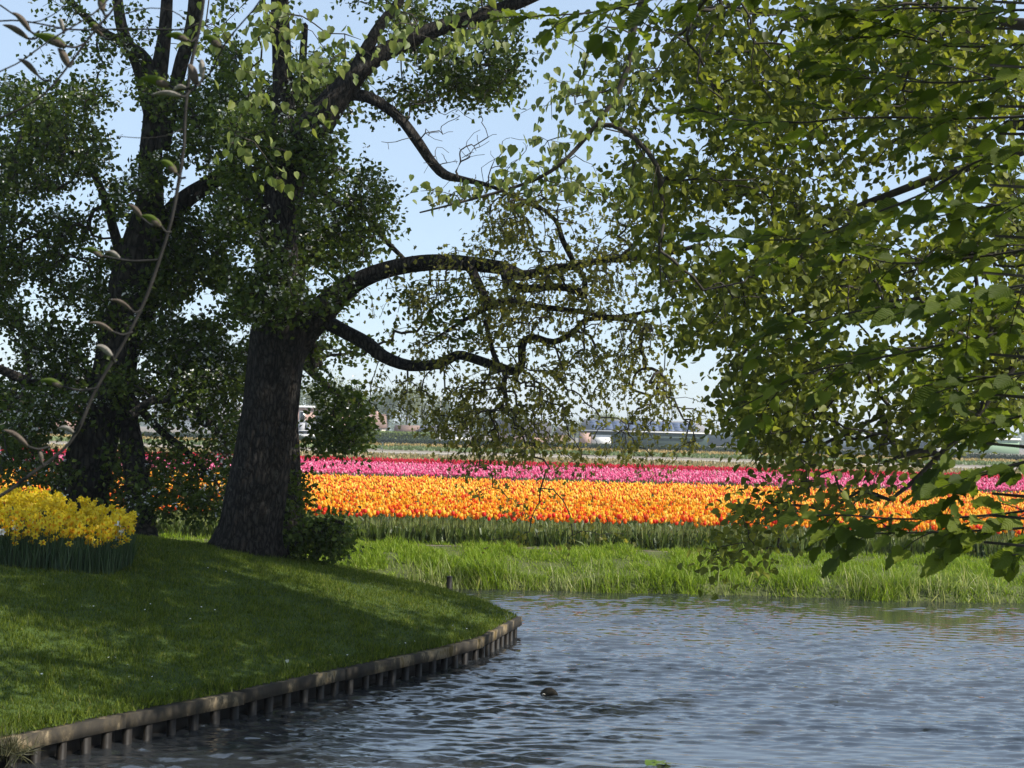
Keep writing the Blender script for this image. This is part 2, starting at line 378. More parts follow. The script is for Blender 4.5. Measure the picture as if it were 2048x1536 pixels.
def field_z(x, y):
    yy = y + 0.12 * vnoise(x * 0.5, 3.3) + 0.06 * vnoise(x * 2.1, 7.7)
    z = np.interp(yy, [19, 20.6, 21.05, 21.2, 21.9, 22.5, 22.9], [-1.6, -1.2, -0.62, -0.36, -0.13, -0.02, 0.0])
    return z + np.where(yy < 22.6, 0.03 * vnoise(x * 3, y * 3), 0)
tag(grid(MB(), lines((-60, -14, 4), (-14, 18, 0.15), (18, 60, 4)), lines((20.2, 22.75, 0.1)), field_z).obj('grass_bank', MAT['bank'], smooth=True), kind='structure')
tag(grid(MB(), np.array([-1200, -600, -200, -60, 0, 60, 200, 600, 1200]), np.array([22.7, 60, 150, 400, 800, 1500]), lambda x, y: 0 * x - 0.004).obj('field', MAT['field']), kind='structure')

# ------------------------------------------------------------------ timber edging of the promontory
edging = thing('bank_edging', 'weathered timber beam on dark wooden piles edging the lawn at the water', 'edging', (-2.08, 11.3, -0.5))
EP = np.array(EDGE, float)
for i in range(len(EP) - 1):
    a, b2 = EP[i], EP[i + 1]; d = b2 - a; L = np.hypot(*d); d = d / L; n = np.array([d[1], -d[0]])
    mb = MB(); ns = 8; rows = []
    for t in np.linspace(0.004, L - 0.004, ns):
        p = a + d * t; w = 0.0015 * rng.normal(size=4)
        for (o, z), e in zip(((-0.045, -0.365), (0.05, -0.365), (0.05, -0.268), (-0.045, -0.268)), w):
            q = p + n * (o + e * 0.6); rows.append((q[0], q[1], z + e + 0.005 * math.sin(i * 2.3)))
    j = np.arange(ns - 1)[:, None] * 4; k = np.arange(4)[None]; k2 = (k + 1) % 4
    mb.add(rows, np.stack([j + k, j + k2, j + 4 + k2, j + 4 + k], -1).reshape(-1, 4)); mb.f.append((np.array([[3, 2, 1, 0], [ns * 4 - 4, ns * 4 - 3, ns * 4 - 2, ns * 4 - 1]]), 0))
    mb.obj('beam', MAT['timber'], edging)
    mb = MB(); p0, p1 = a - n * 0.06, b2 - n * 0.06
    for z0, z1, off in ((-0.75, -0.52, 0.0), (-0.515, -0.372, -0.008)):
        q0, q1 = p0 + n * off, p1 + n * off
        V = [(*(q0), z0), (*(q1), z0), (*(q1), z1), (*(q0), z1)]; V += [(v[0] - n[0] * 0.03, v[1] - n[1] * 0.03, v[2]) for v in V]
        MB().add(V, [(0, 1, 2, 3), (5, 4, 7, 6), (3, 2, 6, 7), (1, 0, 4, 5), (0, 3, 7, 4), (2, 1, 5, 6)]).obj('board', MAT['pile'], edging)
cum = np.concatenate([[0], np.cumsum(np.hypot(*np.diff(EP, axis=0).T))])
s = 0.05
while s < cum[-1]:
    x, y = np.interp(s, cum, EP[:, 0]), np.interp(s, cum, EP[:, 1]); k = min(np.searchsorted(cum, s, 'right') - 1, len(EP) - 2)
    d = unit(EP[k + 1] - EP[k]); n = np.array([d[1], -d[0]]); w, h = rng.uniform(0.022, 0.032), rng.uniform(0.02, 0.026)
    cx, cy = np.array([x, y]) + n * 0.012; V = []
    for z, lean in ((-0.95, rng.normal(0, 0.012)), (-0.367, 0)):
        for o, q in ((-w, -h), (w, -h), (w, h), (-w, h)):
            V.append((cx + d[0] * (o + lean) + n[0] * q, cy + d[1] * (o + lean) + n[1] * q, z))
    MB().add(V, [(0, 1, 5, 4), (1, 2, 6, 5), (2, 3, 7, 6), (3, 0, 4, 7), (4, 5, 6, 7)]).obj('post', MAT['pile'], edging)
    s += rng.uniform(0.19, 0.24)
p = PX(898, 1186, 18.9)
mb = MB(); box(mb, -0.035, 0.035, -0.035, 0.035, -0.75, 0.22 + p[2]); 
o = mb.obj('mooring_post', MAT['pile']); o.location = (p[0], p[1], 0); tag(o, 'short dark square wooden post at the back of the lawn point', 'post')

# ------------------------------------------------------------------ grass
BL = np.array([(-0.5, 0, 0), (0.5, 0, 0), (0, 0.35, 1)]); BLF = np.array([(0, 1, 2)])
BL2 = np.array([(-0.5, 0, 0), (0.5, 0, 0), (0.42, 0.12, 0.55), (-0.42, 0.12, 0.55), (0.0, 0.5, 1.0)]); BL2F = [np.array([(0, 1, 2, 3)]), np.array([(3, 2, 4)])]
def grass(name, x, y, z, h, w, tm, mt, parent=None, lean=0.35, mb=None):
    n = len(x); V, Fc = tm; own = mb is None; mb = mb or MB()
    scatter(mb, V, Fc, np.stack([x, y, z], -1), yaw(rng.uniform(0, 6.28, n), np.abs(rng.normal(0, lean, n))), np.stack([w, h, h], -1))
    return mb.obj(name, mt, parent) if own else mb
N = 640000
x = rng.uniform(-9.5, 0.2, N); y = rng.uniform(8.2, 20.5, N)
keep = inpoly(x, y, LAND) & (np.abs((x - 0) / y) < 0.40) & (rng.random(N) < np.clip(1.25 - (y - 9) / 14, 0.25, 1)); x, y = x[keep], y[keep]
clump = np.maximum(0.8 + 0.4 * vnoise(x * 5, y * 5) + 0.35 * vnoise(x * 14, y * 14), 0.5)
d = polydist(x, y, EDGE)
h = rng.uniform(0.02, 0.06, len(x)) * clump * np.where(d < 0.15, 1.35, 1)
tag(grass('lawn_grass', x, y, lawn_z(x, y, True) - 0.004, h, rng.uniform(0.006, 0.012, len(x)), (BL, BLF), MAT['grass'], lean=0.5), 'short mown lawn grass on the promontory', 'grass', kind='stuff')
N = 130000
x = rng.uniform(-9, 10, N); y = rng.uniform(20.95, 22.95, N); keep = rng.random(N) < np.where(y > 22.42, 0.22 + 0.5 * (vnoise(x * 1.2, y * 2) > 0.15), np.clip(1.0 + 1.2 * vnoise(x * 4, y * 4), 0.15, 1)); x, y = x[keep], y[keep]
cl = 0.75 + 0.65 * vnoise(x * 2.2, y * 3.0) + 0.45 * vnoise(x * 6, y * 6)
h = rng.uniform(0.06, 0.16, len(x)) * np.maximum(cl, 0.15) * np.where(y < 21.35, 1.6 * np.clip(1 + 0.9 * vnoise(x * 2.6, 8.8), 0.2, 1.5), 1)
mb = MB()
grass('', x, y, field_z(x, y) - 0.01, h, rng.uniform(0.008, 0.014, len(x)), (BL2, BL2F), None, lean=0.45, mb=mb)
tag(mb.obj('bank_grass', MAT['bankgrass']), 'bright green unmown grass on the far bank below the tulips', 'grass', kind='stuff')
N = 2600
x = rng.uniform(-1.5, 9.5, N); y = rng.normal(21.12, 0.1, N); keep = vnoise(x * 0.9, 4.4) + rng.normal(0, 0.35, N) > 0.05; x, y = x[keep], y[keep]
tag(grass('reed_grass', x, y, field_z(x, y), rng.uniform(0.2, 0.46, len(x)), rng.uniform(0.008, 0.013, len(x)), (BL2, BL2F), MAT['reed'], lean=0.3), 'tall pale reed grass leaning at the far waterline', 'reeds', kind='stuff')
p = PX(35, 1500, 9.35)
N = 260; x = p[0] + rng.normal(-0.06, 0.08, N); y = p[1] + rng.normal(-0.03, 0.05, N)
tag(grass('grass_tuft', x, y, np.full(N, -0.34), rng.uniform(0.08, 0.18, N), rng.uniform(0.004, 0.007, N), (BL2, BL2F), MAT['drygrass'], lean=1.5), 'dry tangled grass tuft spilling over the timber beam', 'grass', kind='stuff')

# ------------------------------------------------------------------ tulips
def cup(sides, rings, alt=0.12):
    V = [(0, 0, 0)]; 
    for r, z in rings:
        for i in range(sides):
            a = i / sides * 2 * math.pi; k = alt if (i % 2 and r is rings[-1][0]) else 0
            V.append((r * math.cos(a), r * math.sin(a), z - k))
    tri = [(0, 1 + (i + 1) % sides, 1 + i) for i in range(sides)]; q = []
    for g in range(len(rings) - 1):
        for i in range(sides):
            a, b_ = 1 + g * sides + i, 1 + g * sides + (i + 1) % sides; q.append((a, b_, b_ + sides, a + sides))
    return np.array(V, float), [np.array(tri), np.array(q)]
TUL = cup(8, [(0.3, 0.12), (0.44, 0.45), (0.38, 0.8), (0.24, 1.0)], 0.16)
TULS = cup(6, [(0.4, 0.3), (0.32, 1.0)], 0.15)
TULF = (np.array([(0.4, 0, 0.3), (-0.2, 0.35, 0.3), (-0.2, -0.35, 0.3), (0, 0, 0), (0.15, 0, 1.0), (-0.1, 0.15, 0.9)]), np.array([(3, 1, 0), (3, 2, 1), (3, 0, 2), (0, 1, 4), (1, 2, 5), (2, 0, 4), (1, 5, 4), (2, 4, 5)]))
BEDF = 22.95                                                # front edge of the orange bed
def tulip_meshes():
    fl = [MB().add(TUL[0] * np.array([0.07, 0.07, 0.076]) * k, TUL[1][0]) for k in (1.0, 0.92, 1.06)]
    for f_ in fl: f_.f.append((TUL[1][1], 0))
    fl = [f_.mesh('tulip_flower', MAT[c_], True) for f_, c_ in zip(fl, ('tulip_red', 'tulip_orange', 'tulip_yellow'))]
    st = []
    for k in range(4):
        mb = MB(); h = 0.44; bend = rng.normal(0, 0.02, 2)
        tube(mb, [(0, 0, 0), (bend[0] * 0.4, bend[1] * 0.4, h * 0.5), (bend[0], bend[1], h)], [0.005, 0.0045, 0.004], 4, cap=False)
        for q in range(3):
            a = rng.uniform(0, 6.28); L = rng.uniform(0.24, 0.34); ca, sa = math.cos(a), math.sin(a); sp = rng.uniform(0.25, 0.5); w = 0.022
            P_ = [(0.01, 0.01), (L * sp * 0.35, L * 0.45), (L * sp * 0.7, L * 0.8), (L * sp * 1.1, L * 0.93)]
            V = [(ca * r - sa * o * ww, sa * r + ca * o * ww, z) for (r, z), ww in zip(P_, (0.6 * w, w, 0.8 * w, 0.05 * w)) for o in (-1, 1)]
            mb.add(V, [(0, 1, 3, 2), (2, 3, 5, 4), (4, 5, 7, 6)])
        st.append((mb.mesh('tulip_stem', MAT['tleaf']), bend, h))
    return fl, st
FL, ST = tulip_meshes()
xs = np.linspace(-6.2, 9.4, 285) + rng.normal(0, 0.025, 285); rng.shuffle(xs)
for i, xx in enumerate(xs):
    yy = BEDF + abs(rng.normal(0.03, 0.06)); me, bend, h = ST[i % 4]; ci = int(rng.choice(3, p=(0.4, 0.38, 0.22))); k = rng.uniform(0.9, 1.12)
    t = bpy.data.objects.new('tulip', me); COL.objects.link(t); t.location = (xx, yy, 0); a = rng.uniform(0, 6.28); t.rotation_euler = (0, 0, a); t.scale = (k, k, k)
    f_ = bpy.data.objects.new('flower', FL[ci]); COL.objects.link(f_); f_.parent = t; f_.location = (bend[0], bend[1], h - 0.004); f_.rotation_euler = (rng.normal(0, 0.12), rng.normal(0, 0.12), 0)
    cn = ('red', 'orange', 'yellow orange')[ci]; tag(t, cn + ' tulip on a tall stem in the front row of the orange bed', 'tulip', cn + ' tulips in the front row of the orange bed')
def bed(name, label, y0, y1, dens, tmpl, mt, hgt, size, half=0.42, extra=2.0, patch=None, zs=0.03, density_fn=None):
    n = int((y1 - y0) * (y0 + y1) * half * dens); y = rng.uniform(y0, y1, n); x = rng.uniform(-1, 1, n) * (y * half + extra)
    k = np.abs(x) < y * half + extra
    if density_fn is not None: k &= density_fn(x, y)
    x, y = x[k], y[k]; n = len(x); s_ = rng.uniform(0.85, 1.15, n) * size
    z = hgt + rng.normal(0, zs, n) + 0.02 * vnoise(x * 1.3, y * 1.3)
    mb = scatter(MB(), tmpl[0], tmpl[1], np.stack([x, y, z], -1), yaw(rng.uniform(0, 6.28, n), np.abs(rng.normal(0, 0.2, n))), np.stack([s_, s_, s_ * 1.1], -1))
    return tag(mb.obj(name, mt), label, 'tulips', kind='stuff')
bed('orange_tulips', 'dense bed of orange tulips with scattered red ones behind the front row', BEDF + 0.15, 30, 85, TULS, MAT['orange'], 0.425, 0.062)
bed('orange_tulips', 'far part of the orange tulip bed before the green gap', 30, 40.5, 70, TULF, MAT['orange'], 0.425, 0.078)
bed('pink_tulips', 'broad bed of pink tulips behind the orange bed', 44.2, 58.6, 34, TULF, MAT['pink'], 0.42, 0.085)
bed('pale_tulips', 'thin scatter of pale tulips in the green gap before the pink bed', 42.6, 44.2, 22, TULF, MAT['pink'], 0.33, 0.06)
bed('red_tulips', 'narrow band of deep red tulips behind the pink bed', 59, 66, 30, TULF, MAT['red'], 0.43, 0.09)
def crop(name, label, y0, y1, dens, mt, h, w, half=0.42):
    n = int((y1 - y0) * (y0 + y1) * half * dens); y = rng.uniform(y0, y1, n); x = rng.uniform(-1, 1, n) * (y * half + 2)
    return tag(grass(name, x, y, np.zeros(n), rng.uniform(0.6, 1.1, n) * h, rng.uniform(0.7, 1.3, n) * w, (BL2, BL2F), mt, lean=0.35), label, 'plants', kind='stuff')
crop('tulip_leaves', 'grey green tulip leaves and stems at the foot of the orange bed', BEDF - 0.03, BEDF + 0.9, 230, MAT['tleaf'], 0.27, 0.03)
MAT['tstem'] = leaf_mat('tulip_stem', [(0, (0.12, 0.16, 0.04)), (1, (0.26, 0.3, 0.1))], 0.2)
xx = rng.uniform(-11, 12, 6800); yy = BEDF + rng.uniform(0, 1.1, 6800)
tag(grass('tulip_stems', xx, yy, np.zeros(6800), rng.uniform(0.36, 0.43, 6800), np.full(6800, 0.009), (BL2 * np.array([1, 0.15, 1]), BL2F), MAT['tstem'], lean=0.06), 'pale upright tulip stems under the orange flowers', 'stems', kind='stuff')
crop('tulip_leaves', 'green tulip leaves inside the orange bed', BEDF + 0.9, 40.6, 22, MAT['tleaf'], 0.38, 0.05)
crop('tulip_leaves', 'green tulip leaves in the gap and under the pink and red beds', 42.5, 66, 14, MAT['tleaf'], 0.36, 0.07)
MAT['faded'] = leaf_mat('faded_crop', [(0, (0.12, 0.12, 0.04)), (0.5, (0.25, 0.2, 0.09)), (1, (0.42, 0.3, 0.16))], 0.3)
MAT['farorange'] = leaf_mat('far_orange_crop', [(0, (0.12, 0.14, 0.04)), (0.5, (0.3, 0.2, 0.06)), (1, (0.42, 0.27, 0.09))], 0.3)
MAT['fargreen'] = leaf_mat('far_green_crop', [(0, (0.07, 0.11, 0.03)), (1, (0.16, 0.2, 0.07))], 0.3)
crop('faded_tulips', 'tan strip of topped tulips behind the red band', 67, 103, 7, MAT['faded'], 0.28, 0.14)
crop('green_crop', 'green crop strip beyond the pale track', 128, 148, 3, MAT['fargreen'], 0.32, 0.25)
crop('orange_strip', 'faint orange flower strip before the clipped hedge', 149, 172, 3, MAT['farorange'], 0.36, 0.28)
MAT['track'] = noise_mat('sand_track', [(0.3, (0.27, 0.235, 0.18)), (0.7, (0.36, 0.315, 0.25))], scale=0.7)
tag(grid(MB(), np.array([-300, 0, 300]), np.array([112, 120]), lambda x, y: 0 * x + 0.004).obj('track', MAT['track']), kind='structure')
for y0, y1 in ((22.85, 40.6), (42.4, 66.2)):
    tag(grid(MB(), np.array([-60, 0, 60]), np.array([y0, y1]), lambda x, y: 0 * x + 0.004).obj('bed_soil', MAT['bedsoil']), kind='structure')

# ------------------------------------------------------------------ daffodils
def on_lawn(px, py, off=0.0):
    Ds = np.linspace(8.5, 21, 900); q = PX(np.full(900, px), np.full(900, py), Ds); i = int(np.argmax(q[:, 2] - off < lawn_z(q[:, 0], q[:, 1], True)))
    if i == 0: i = int(np.argmin(q[:, 2] - off - lawn_z(q[:, 0], q[:, 1], True) + 9 * (Ds > 18.2)))
    return (q[i, 0], q[i, 1])
DP = [on_lawn(222, 1152), on_lawn(262, 1136), on_lawn(270, 1105)] + [on_lawn(a, b_, 0.38) for a, b_ in ((252, 1042), (200, 1018), (150, 1003), (70, 990), (-60, 985))] + [on_lawn(-60, 1125), on_lawn(0, 1132), on_lawn(110, 1143)]
print('daffodil bed', np.round(DP, 2).tolist())
DX0, DX1 = min(p_[0] for p_ in DP), max(p_[0] for p_ in DP); DY0, DY1 = min(p_[1] for p_ in DP), max(p_[1] for p_ in DP)
DF = [DP[-2], DP[-1], DP[0], DP[1], DP[2], DP[3]]
def daff_flower(pm, tm):
    mb = MB()
    for i in range(6):
        a = i / 6 * 2 * math.pi; ca, sa = math.cos(a), math.sin(a); z = 0.006 if i % 2 else 0.0
        V = [(r * ca - o * sa, r * sa + o * ca, z + dz) for r, o, dz in ((0.004, 0, 0), (0.02, 0.011, 0.002), (0.038, 0, -0.004), (0.02, -0.011, 0.002))]
        mb.add(V, [(0, 1, 2, 3)])
    V = []
    for r, z in ((0.007, 0.0), (0.008, 0.02), (0.012, 0.03)):
        V += [(r * math.cos(i / 6 * 6.283), r * math.sin(i / 6 * 6.283), z) for i in range(6)]
    mb.add(V, [(g * 6 + i, g * 6 + (i + 1) % 6, g * 6 + 6 + (i + 1) % 6, g * 6 + 6 + i) for g in (0, 1) for i in range(6)], 1)
    return mb, [pm, tm]
DFL = [daff_flower(MAT['daff'], MAT['trumpet']), daff_flower(MAT['white'], MAT['white'])]
DFM = [a.mesh('daffodil_flower', m_) for a, m_ in DFL]
mb = MB(); tube(mb, [(0, 0, 0), (0.004, 0.003, 0.2), (0, 0, 0.335)], [0.004, 0.0035, 0.003], 4, cap=False); DST = mb.mesh('daffodil_stem', MAT['dleaf'])
N = 1900
x = rng.uniform(DX0, DX1, N); y = rng.uniform(DY0, DY1, N); k = inpoly(x, y, DP); x, y = x[k], y[k]
vis = np.abs(x / y) < 0.385; x, y = x[vis], y[vis]
order = np.argsort(y); x, y = x[order], y[order]
keep = rng.random(len(x)) < np.where(polydist(x, y, DF) < 0.3, 0.75, 0.6); x, y = x[keep], y[keep]
z = lawn_z(x, y); nd = len(x)
ind = 285
for i in range(ind):
    h = rng.normal(0.36, 0.045) if rng.random() > 0.16 else rng.uniform(0.2, 0.32); k = h / 0.335; wh = (rng.random() < 0.018)
    s_ = bpy.data.objects.new('daffodil', DST); COL.objects.link(s_); s_.location = (x[i], y[i], z[i]); s_.scale = (1, 1, k); s_.rotation_euler = (rng.normal(0, 0.07), rng.normal(0, 0.07), rng.uniform(0, 6.28))
    f_ = bpy.data.objects.new('flower', DFM[1 if wh else 0]); COL.objects.link(f_); f_.parent = s_; f_.location = (0, 0, 0.335)
    face = Vector((rng.normal(0.1, 0.75), -1 + rng.normal(0, 0.5), rng.normal(0.15, 0.35))).normalized()
    loc_face = s_.rotation_euler.to_matrix().inverted() @ face
    q = loc_face.to_track_quat('Z', 'Y'); f_.rotation_euler = q.to_euler(); f_.scale = Vector((1.15,) * 3)
    if wh: tag(s_, 'white daffodil standing among the yellow ones in the clump', 'daffodil', 'white daffodils in the clump')
    else: tag(s_, 'yellow daffodil in the clump beside the leaning trunk', 'daffodil', 'yellow daffodils in the clump')
mb = MB(); V0 = np.concatenate(DFL[0][0].v)
Fs = [f_ for f_, m_ in DFL[0][0].f]
xx, yy, zz = x[ind:], y[ind:], z[ind:]; n = len(xx)
fd = unit(np.stack([rng.normal(0.1, 0.8, n), -1 + rng.normal(0, 0.6, n), rng.normal(0.25, 0.4, n)], -1))
Rm = basis(np.cross(fd, rdir(n)), fd)
hh = rng.normal(0.38, 0.045, n)
scatter(mb, V0, [np.concatenate([f_ for f_ in Fs if f_.shape[1] == 4])], np.stack([xx, yy, zz + hh], -1), Rm, np.full(n, 1.2))
tag(mb.obj('daffodil_flowers', MAT['daff_s']), 'back of the daffodil clump, dense yellow flowers', 'daffodils', kind='stuff')
N = 16000; x = rng.uniform(DX0, DX1, N); y = rng.uniform(DY0, DY1, N); k = inpoly(x, y, DP) & (np.abs(x / y) < 0.39) & (rng.random(N) < np.where(polydist(x, y, DF) < 0.5, 1, 0.3)); x, y = x[k], y[k]; n = len(x)
tag(grass('daffodil_leaves', x, y, lawn_z(x, y) - 0.01, rng.uniform(0.22, 0.36, n), rng.uniform(0.008, 0.013, n), (BL2 * np.array([1, 0.35, 1]), BL2F), MAT['dleaf'], lean=0.16), 'dark upright daffodil leaves and stems under the yellow flowers', 'leaves', kind='stuff')

# daisies and dandelion stalks on the lawn
mb = MB(); mb.add([(0, 0, 0.012)] + [(0.008 * math.cos(i * 0.785), 0.008 * math.sin(i * 0.785), 0.01 + 0.002 * (i % 2)) for i in range(8)], [(0, 1 + i, 1 + (i + 1) % 8) for i in range(8)])
tube(mb, [(0, 0, -0.03), (0, 0, 0.01)], [0.002, 0.002], 3, 1, cap=False); DAI = mb.mesh('daisy', [MAT['white'], MAT['dleaf']])
for px, py in [(130, 1208), (162, 1222), (181, 1221), (187, 1222), (200, 1233), (290, 1228), (218, 1325), (229, 1324), (256, 1340), (86, 1178), (83, 1358), (305, 1363), (380, 1246), (402, 1222), (429, 1228), (415, 1143), (451, 1150), (344, 1399), (659, 1320), (694, 1321), (810, 1299), (828, 1302), (906, 1259), (934, 1267), (944, 1269), (798, 1298), (910, 1266), (300, 1217), (259, 1363)]:
    Ds = np.linspace(8.5, 19, 400); q = PX(np.full(400, px), np.full(400, py), Ds); gap = q[:, 2] - lawn_z(q[:, 0], q[:, 1]); i = int(np.argmax(gap < 0))
    if not i: continue
    o = bpy.data.objects.new('daisy', DAI); COL.objects.link(o); o.location = (q[i, 0], q[i, 1], lawn_z(q[i:i + 1, 0], q[i:i + 1, 1])[0] + 0.028); o.rotation_euler = (0.5, 0, rng.uniform(0, 6)); 
    tag(o, 'tiny white daisy in the mown lawn', 'daisy', 'daisies in the lawn')
for px, py, lab in ((575, 1346, 'dandelion seed head on a bare stalk near the timber beam'), (569, 1344, 'bare dandelion stalk without a head beside the seed head')):
    Ds = np.linspace(8.5, 19, 400); q = PX(np.full(400, px), np.full(400, py), Ds); i = int(np.argmax(q[:, 2] - lawn_z(q[:, 0], q[:, 1]) < 0)); p = q[i]
    t = thing('dandelion', lab, 'dandelion', p)
    mb = MB(); tube(mb, p + np.array([(0, 0, -0.02), (0.004, 0, 0.05), (-0.006, 0, 0.1)]), 0.003, 4); mb.obj('stalk', MAT['reed'], t)
    if px == 575:
        mb = MB(); n = 60; scatter(mb, np.array([(0, 0, 0), (0.12, 1, 0), (-0.12, 1, 0)]), np.array([(0, 1, 2)]), np.repeat(p[None] + [(-0.006, 0, 0.103)], n, 0), basis(rdir(n), rdir(n)), np.full(n, 0.016)); mb.obj('seed_head', MAT['blossom'], t)

# ------------------------------------------------------------------ trees: grown from limbs towards leaf sprays
class Skel:
    def __init__(s): s.p, s.par, s.r, s.paths = [], [], [], []
    def limb(s, rows):
        n0 = len(s.p); s.p += list(rows[:, :3]); s.r += list(rows[:, 3]); s.par += [-1 if i == 0 else n0 + i - 1 for i in range(len(rows))]
    def grow(s, T, hang=0.3, seg=0.16, wob=0.12, upcost=0.0, rtip=0.0022, maxr=0.05, pw=0.45, sort=True):
        T = np.asarray(T); base = np.array(s.p); nb = len(base)
        dist = np.array([np.min(np.sum((base - t) ** 2, 1)) for t in T])
        cap_ = len(base) + int(len(T) * 40); P_ = np.zeros((cap_, 3)); P_[:nb] = base; n = nb; cost = np.zeros(cap_)
        par = list(s.par); paths = []
        for ti in np.argsort(dist):
            t = T[ti]; dv = P_[:n] - t; d2 = np.sqrt(np.sum(dv * dv, 1)) + upcost * np.maximum(0, -dv[:, 2]) + 0.12 * cost[:n]
            j = int(np.argmin(d2)); a = P_[j]; L = np.linalg.norm(t - a); k = min(36, max(2, int(L / seg) + 1))
            mid = (a + t) / 2 + rng.normal(0, wob, 3) * L; top = np.array([t[0] * 0.7 + a[0] * 0.3, t[1] * 0.7 + a[1] * 0.3, max(a[2], t[2]) + 0.1 * L])
            c_ = mid * (1 - hang) + top * hang; u = np.linspace(0, 1, k + 1)[1:, None]
            Q = a * (1 - u) ** 2 + 2 * c_ * u * (1 - u) + t * u * u
            Q[:-1] += rng.normal(0, 0.05 * seg + 0.012 * L / k, (k - 1, 3))
            P_[n:n + k] = Q; par += [j] + list(range(n, n + k - 1)); cost[n:n + k] = cost[j] + L * np.arange(1, k + 1) / k
            paths.append((j, n, n + k)); n += k
        cnt = np.zeros(n); 
        for (j, a, b_) in paths: cnt[b_ - 1] += 1
        for i in range(n - 1, nb - 1, -1): cnt[par[i]] += cnt[i] if par[i] >= 0 else 0
        r = np.minimum(rtip * np.maximum(cnt, 1) ** pw, maxr)
        s.P, s.R, s.paths, s.nb = P_[:n], r, paths, nb
        return s
    def twigs(s, mb, sides=4):
        for j, a, b_ in s.paths:
            idx = [j] + list(range(a, b_)); r = s.R[idx].copy(); r[0] = r[1]
            tube(mb, s.P[idx], r, sides if r[0] < 0.012 else 6)
        return mb
    def leafspots(s, per, spread, along=0.6):
        """leaf positions and outward directions near the end of every path"""
        pos, dr = [], []
        for j, a, b_ in s.paths:
            m_ = max(2, int((b_ - a) * along)); Q = s.P[max(a, b_ - m_):b_]
            if len(Q) < 2: Q = np.vstack([s.P[j], Q])
            u = rng.random(per) ** 0.8 * (len(Q) - 1); i = np.minimum(u.astype(int), len(Q) - 2); f_ = (u - i)[:, None]
            pos.append(Q[i] * (1 - f_) + Q[i + 1] * f_ + rng.normal(0, spread, (per, 3))); dr.append(Q[i + 1] - Q[i])
        return np.concatenate(pos), unit(np.concatenate(dr))
def ell(regs):
    out = []
    for cx, cy, rx, ry, D0, D1, n in regs:
        a = rng.uniform(0, 2 * math.pi, n); r = np.sqrt(rng.random(n)) * rng.uniform(0.85, 1.1, n)
        out.append(PX(cx + rx * r * np.cos(a), cy + ry * r * np.sin(a), rng.uniform(D0, D1, n)))
    return np.concatenate(out)
def rect(x0, y0, x1, y1, D0, D1, n, gapfn=None):
    px, py = rng.uniform(x0, x1, n), rng.uniform(y0, y1, n)
    if gapfn is not None: k = gapfn(px, py); px, py = px[k], py[k]
    return PX(px, py, rng.uniform(D0, D1, len(px)))
def barkdisp(amp, seed, ang=9, along=0.25):
    def f_(i, a, P_, rr):
        z = P_[:, 2:3] * np.ones_like(a)
        n1 = vnoise(np.cos(a) * ang + seed, np.sin(a) * ang, z * 1.6); n2 = vnoise(np.cos(a) * 1.6 + seed, np.sin(a) * 1.6, z * 0.9)
        n3 = vnoise(np.cos(a) * ang * 2.3 + seed, np.sin(a) * ang * 2.3, z * 4)
        return 1 + amp * (1 - 2 * np.abs(n1)) + amp * 1.6 * n2 + amp * 0.6 * n3
    return f_
def trunk_mesh(rows, name, mt, parent, seed, sides=44, amp=0.035, flare=True):
    P_, r = rows[:, :3], rows[:, 3]
    base = barkdisp(amp, seed)
    def disp(i, a, P2, rr):
        d_ = base(i, a, P2, rr)
        if flare:
            h_ = np.clip((P2[:, 2:3] - P2[0, 2]) / 0.55, 0, 1); d_ = d_ * (1 + (1 - h_) ** 2 * 0.36 * (0.3 + np.abs(np.sin(a * 2.5 + seed)) ** 2 * 1.3))
        return d_
    return tube(MB(), P_, r, sides, disp=disp).obj(name, mt, parent, smooth=True)
KITE = (np.array([(0, 0, 0), (0.36, 0.5, 0.1), (0, 1, -0.04), (-0.36, 0.5, 0.1)]), np.array([(0, 1, 2), (0, 2, 3)]))
HEX = (np.array([(0, 0, 0), (0.36, 0.25, 0.1), (0.33, 0.62, 0.1), (0, 1, -0.06), (-0.33, 0.62, 0.1), (-0.36, 0.25, 0.1)]), np.array([(0, 1, 2, 3), (0, 3, 4, 5)]))
LOBE = (np.array([(0, 0, 0), (0.3, 0.28, 0.08), (0.14, 0.42, 0.03), (0.42, 0.66, 0.1), (0.16, 0.74, 0.03), (0, 1, 0), (-0.16, 0.74, 0.03), (-0.42, 0.66, 0.1), (-0.14, 0.42, 0.03), (-0.3, 0.28, 0.08)]), [np.array([(0, 1, 2), (0, 2, 5), (2, 3, 4), (2, 4, 5), (0, 9, 8)[::-1], (0, 8, 5)[::-1], (8, 7, 6)[::-1], (8, 6, 5)[::-1]])])
def leaves(mb, tm, pos, dr, size, down=0.0, rnd=0.8, flat=0.6, sd=0.2):
    n = len(pos); d_ = unit(dr + rng.normal(0, rnd, (n, 3)) + np.array([0, 0, -down])); nr = unit(rng.normal(0, 1 - flat, (n, 3)) + np.array([0, 0, flat]))
    return scatter(mb, tm[0], tm[1], pos, basis(d_, nr), np.clip(rng.normal(size, size * sd, n), size * 0.4, size * 1.7))
def gaps(sc, th, seed=0.0, sy=1.0): return lambda px, py: vnoise(px / sc + seed, py / sc * sy + seed * 1.7) * 0.65 + vnoise(px / sc * 2.7, py / sc * 2.7 * sy + seed) * 0.35 > th

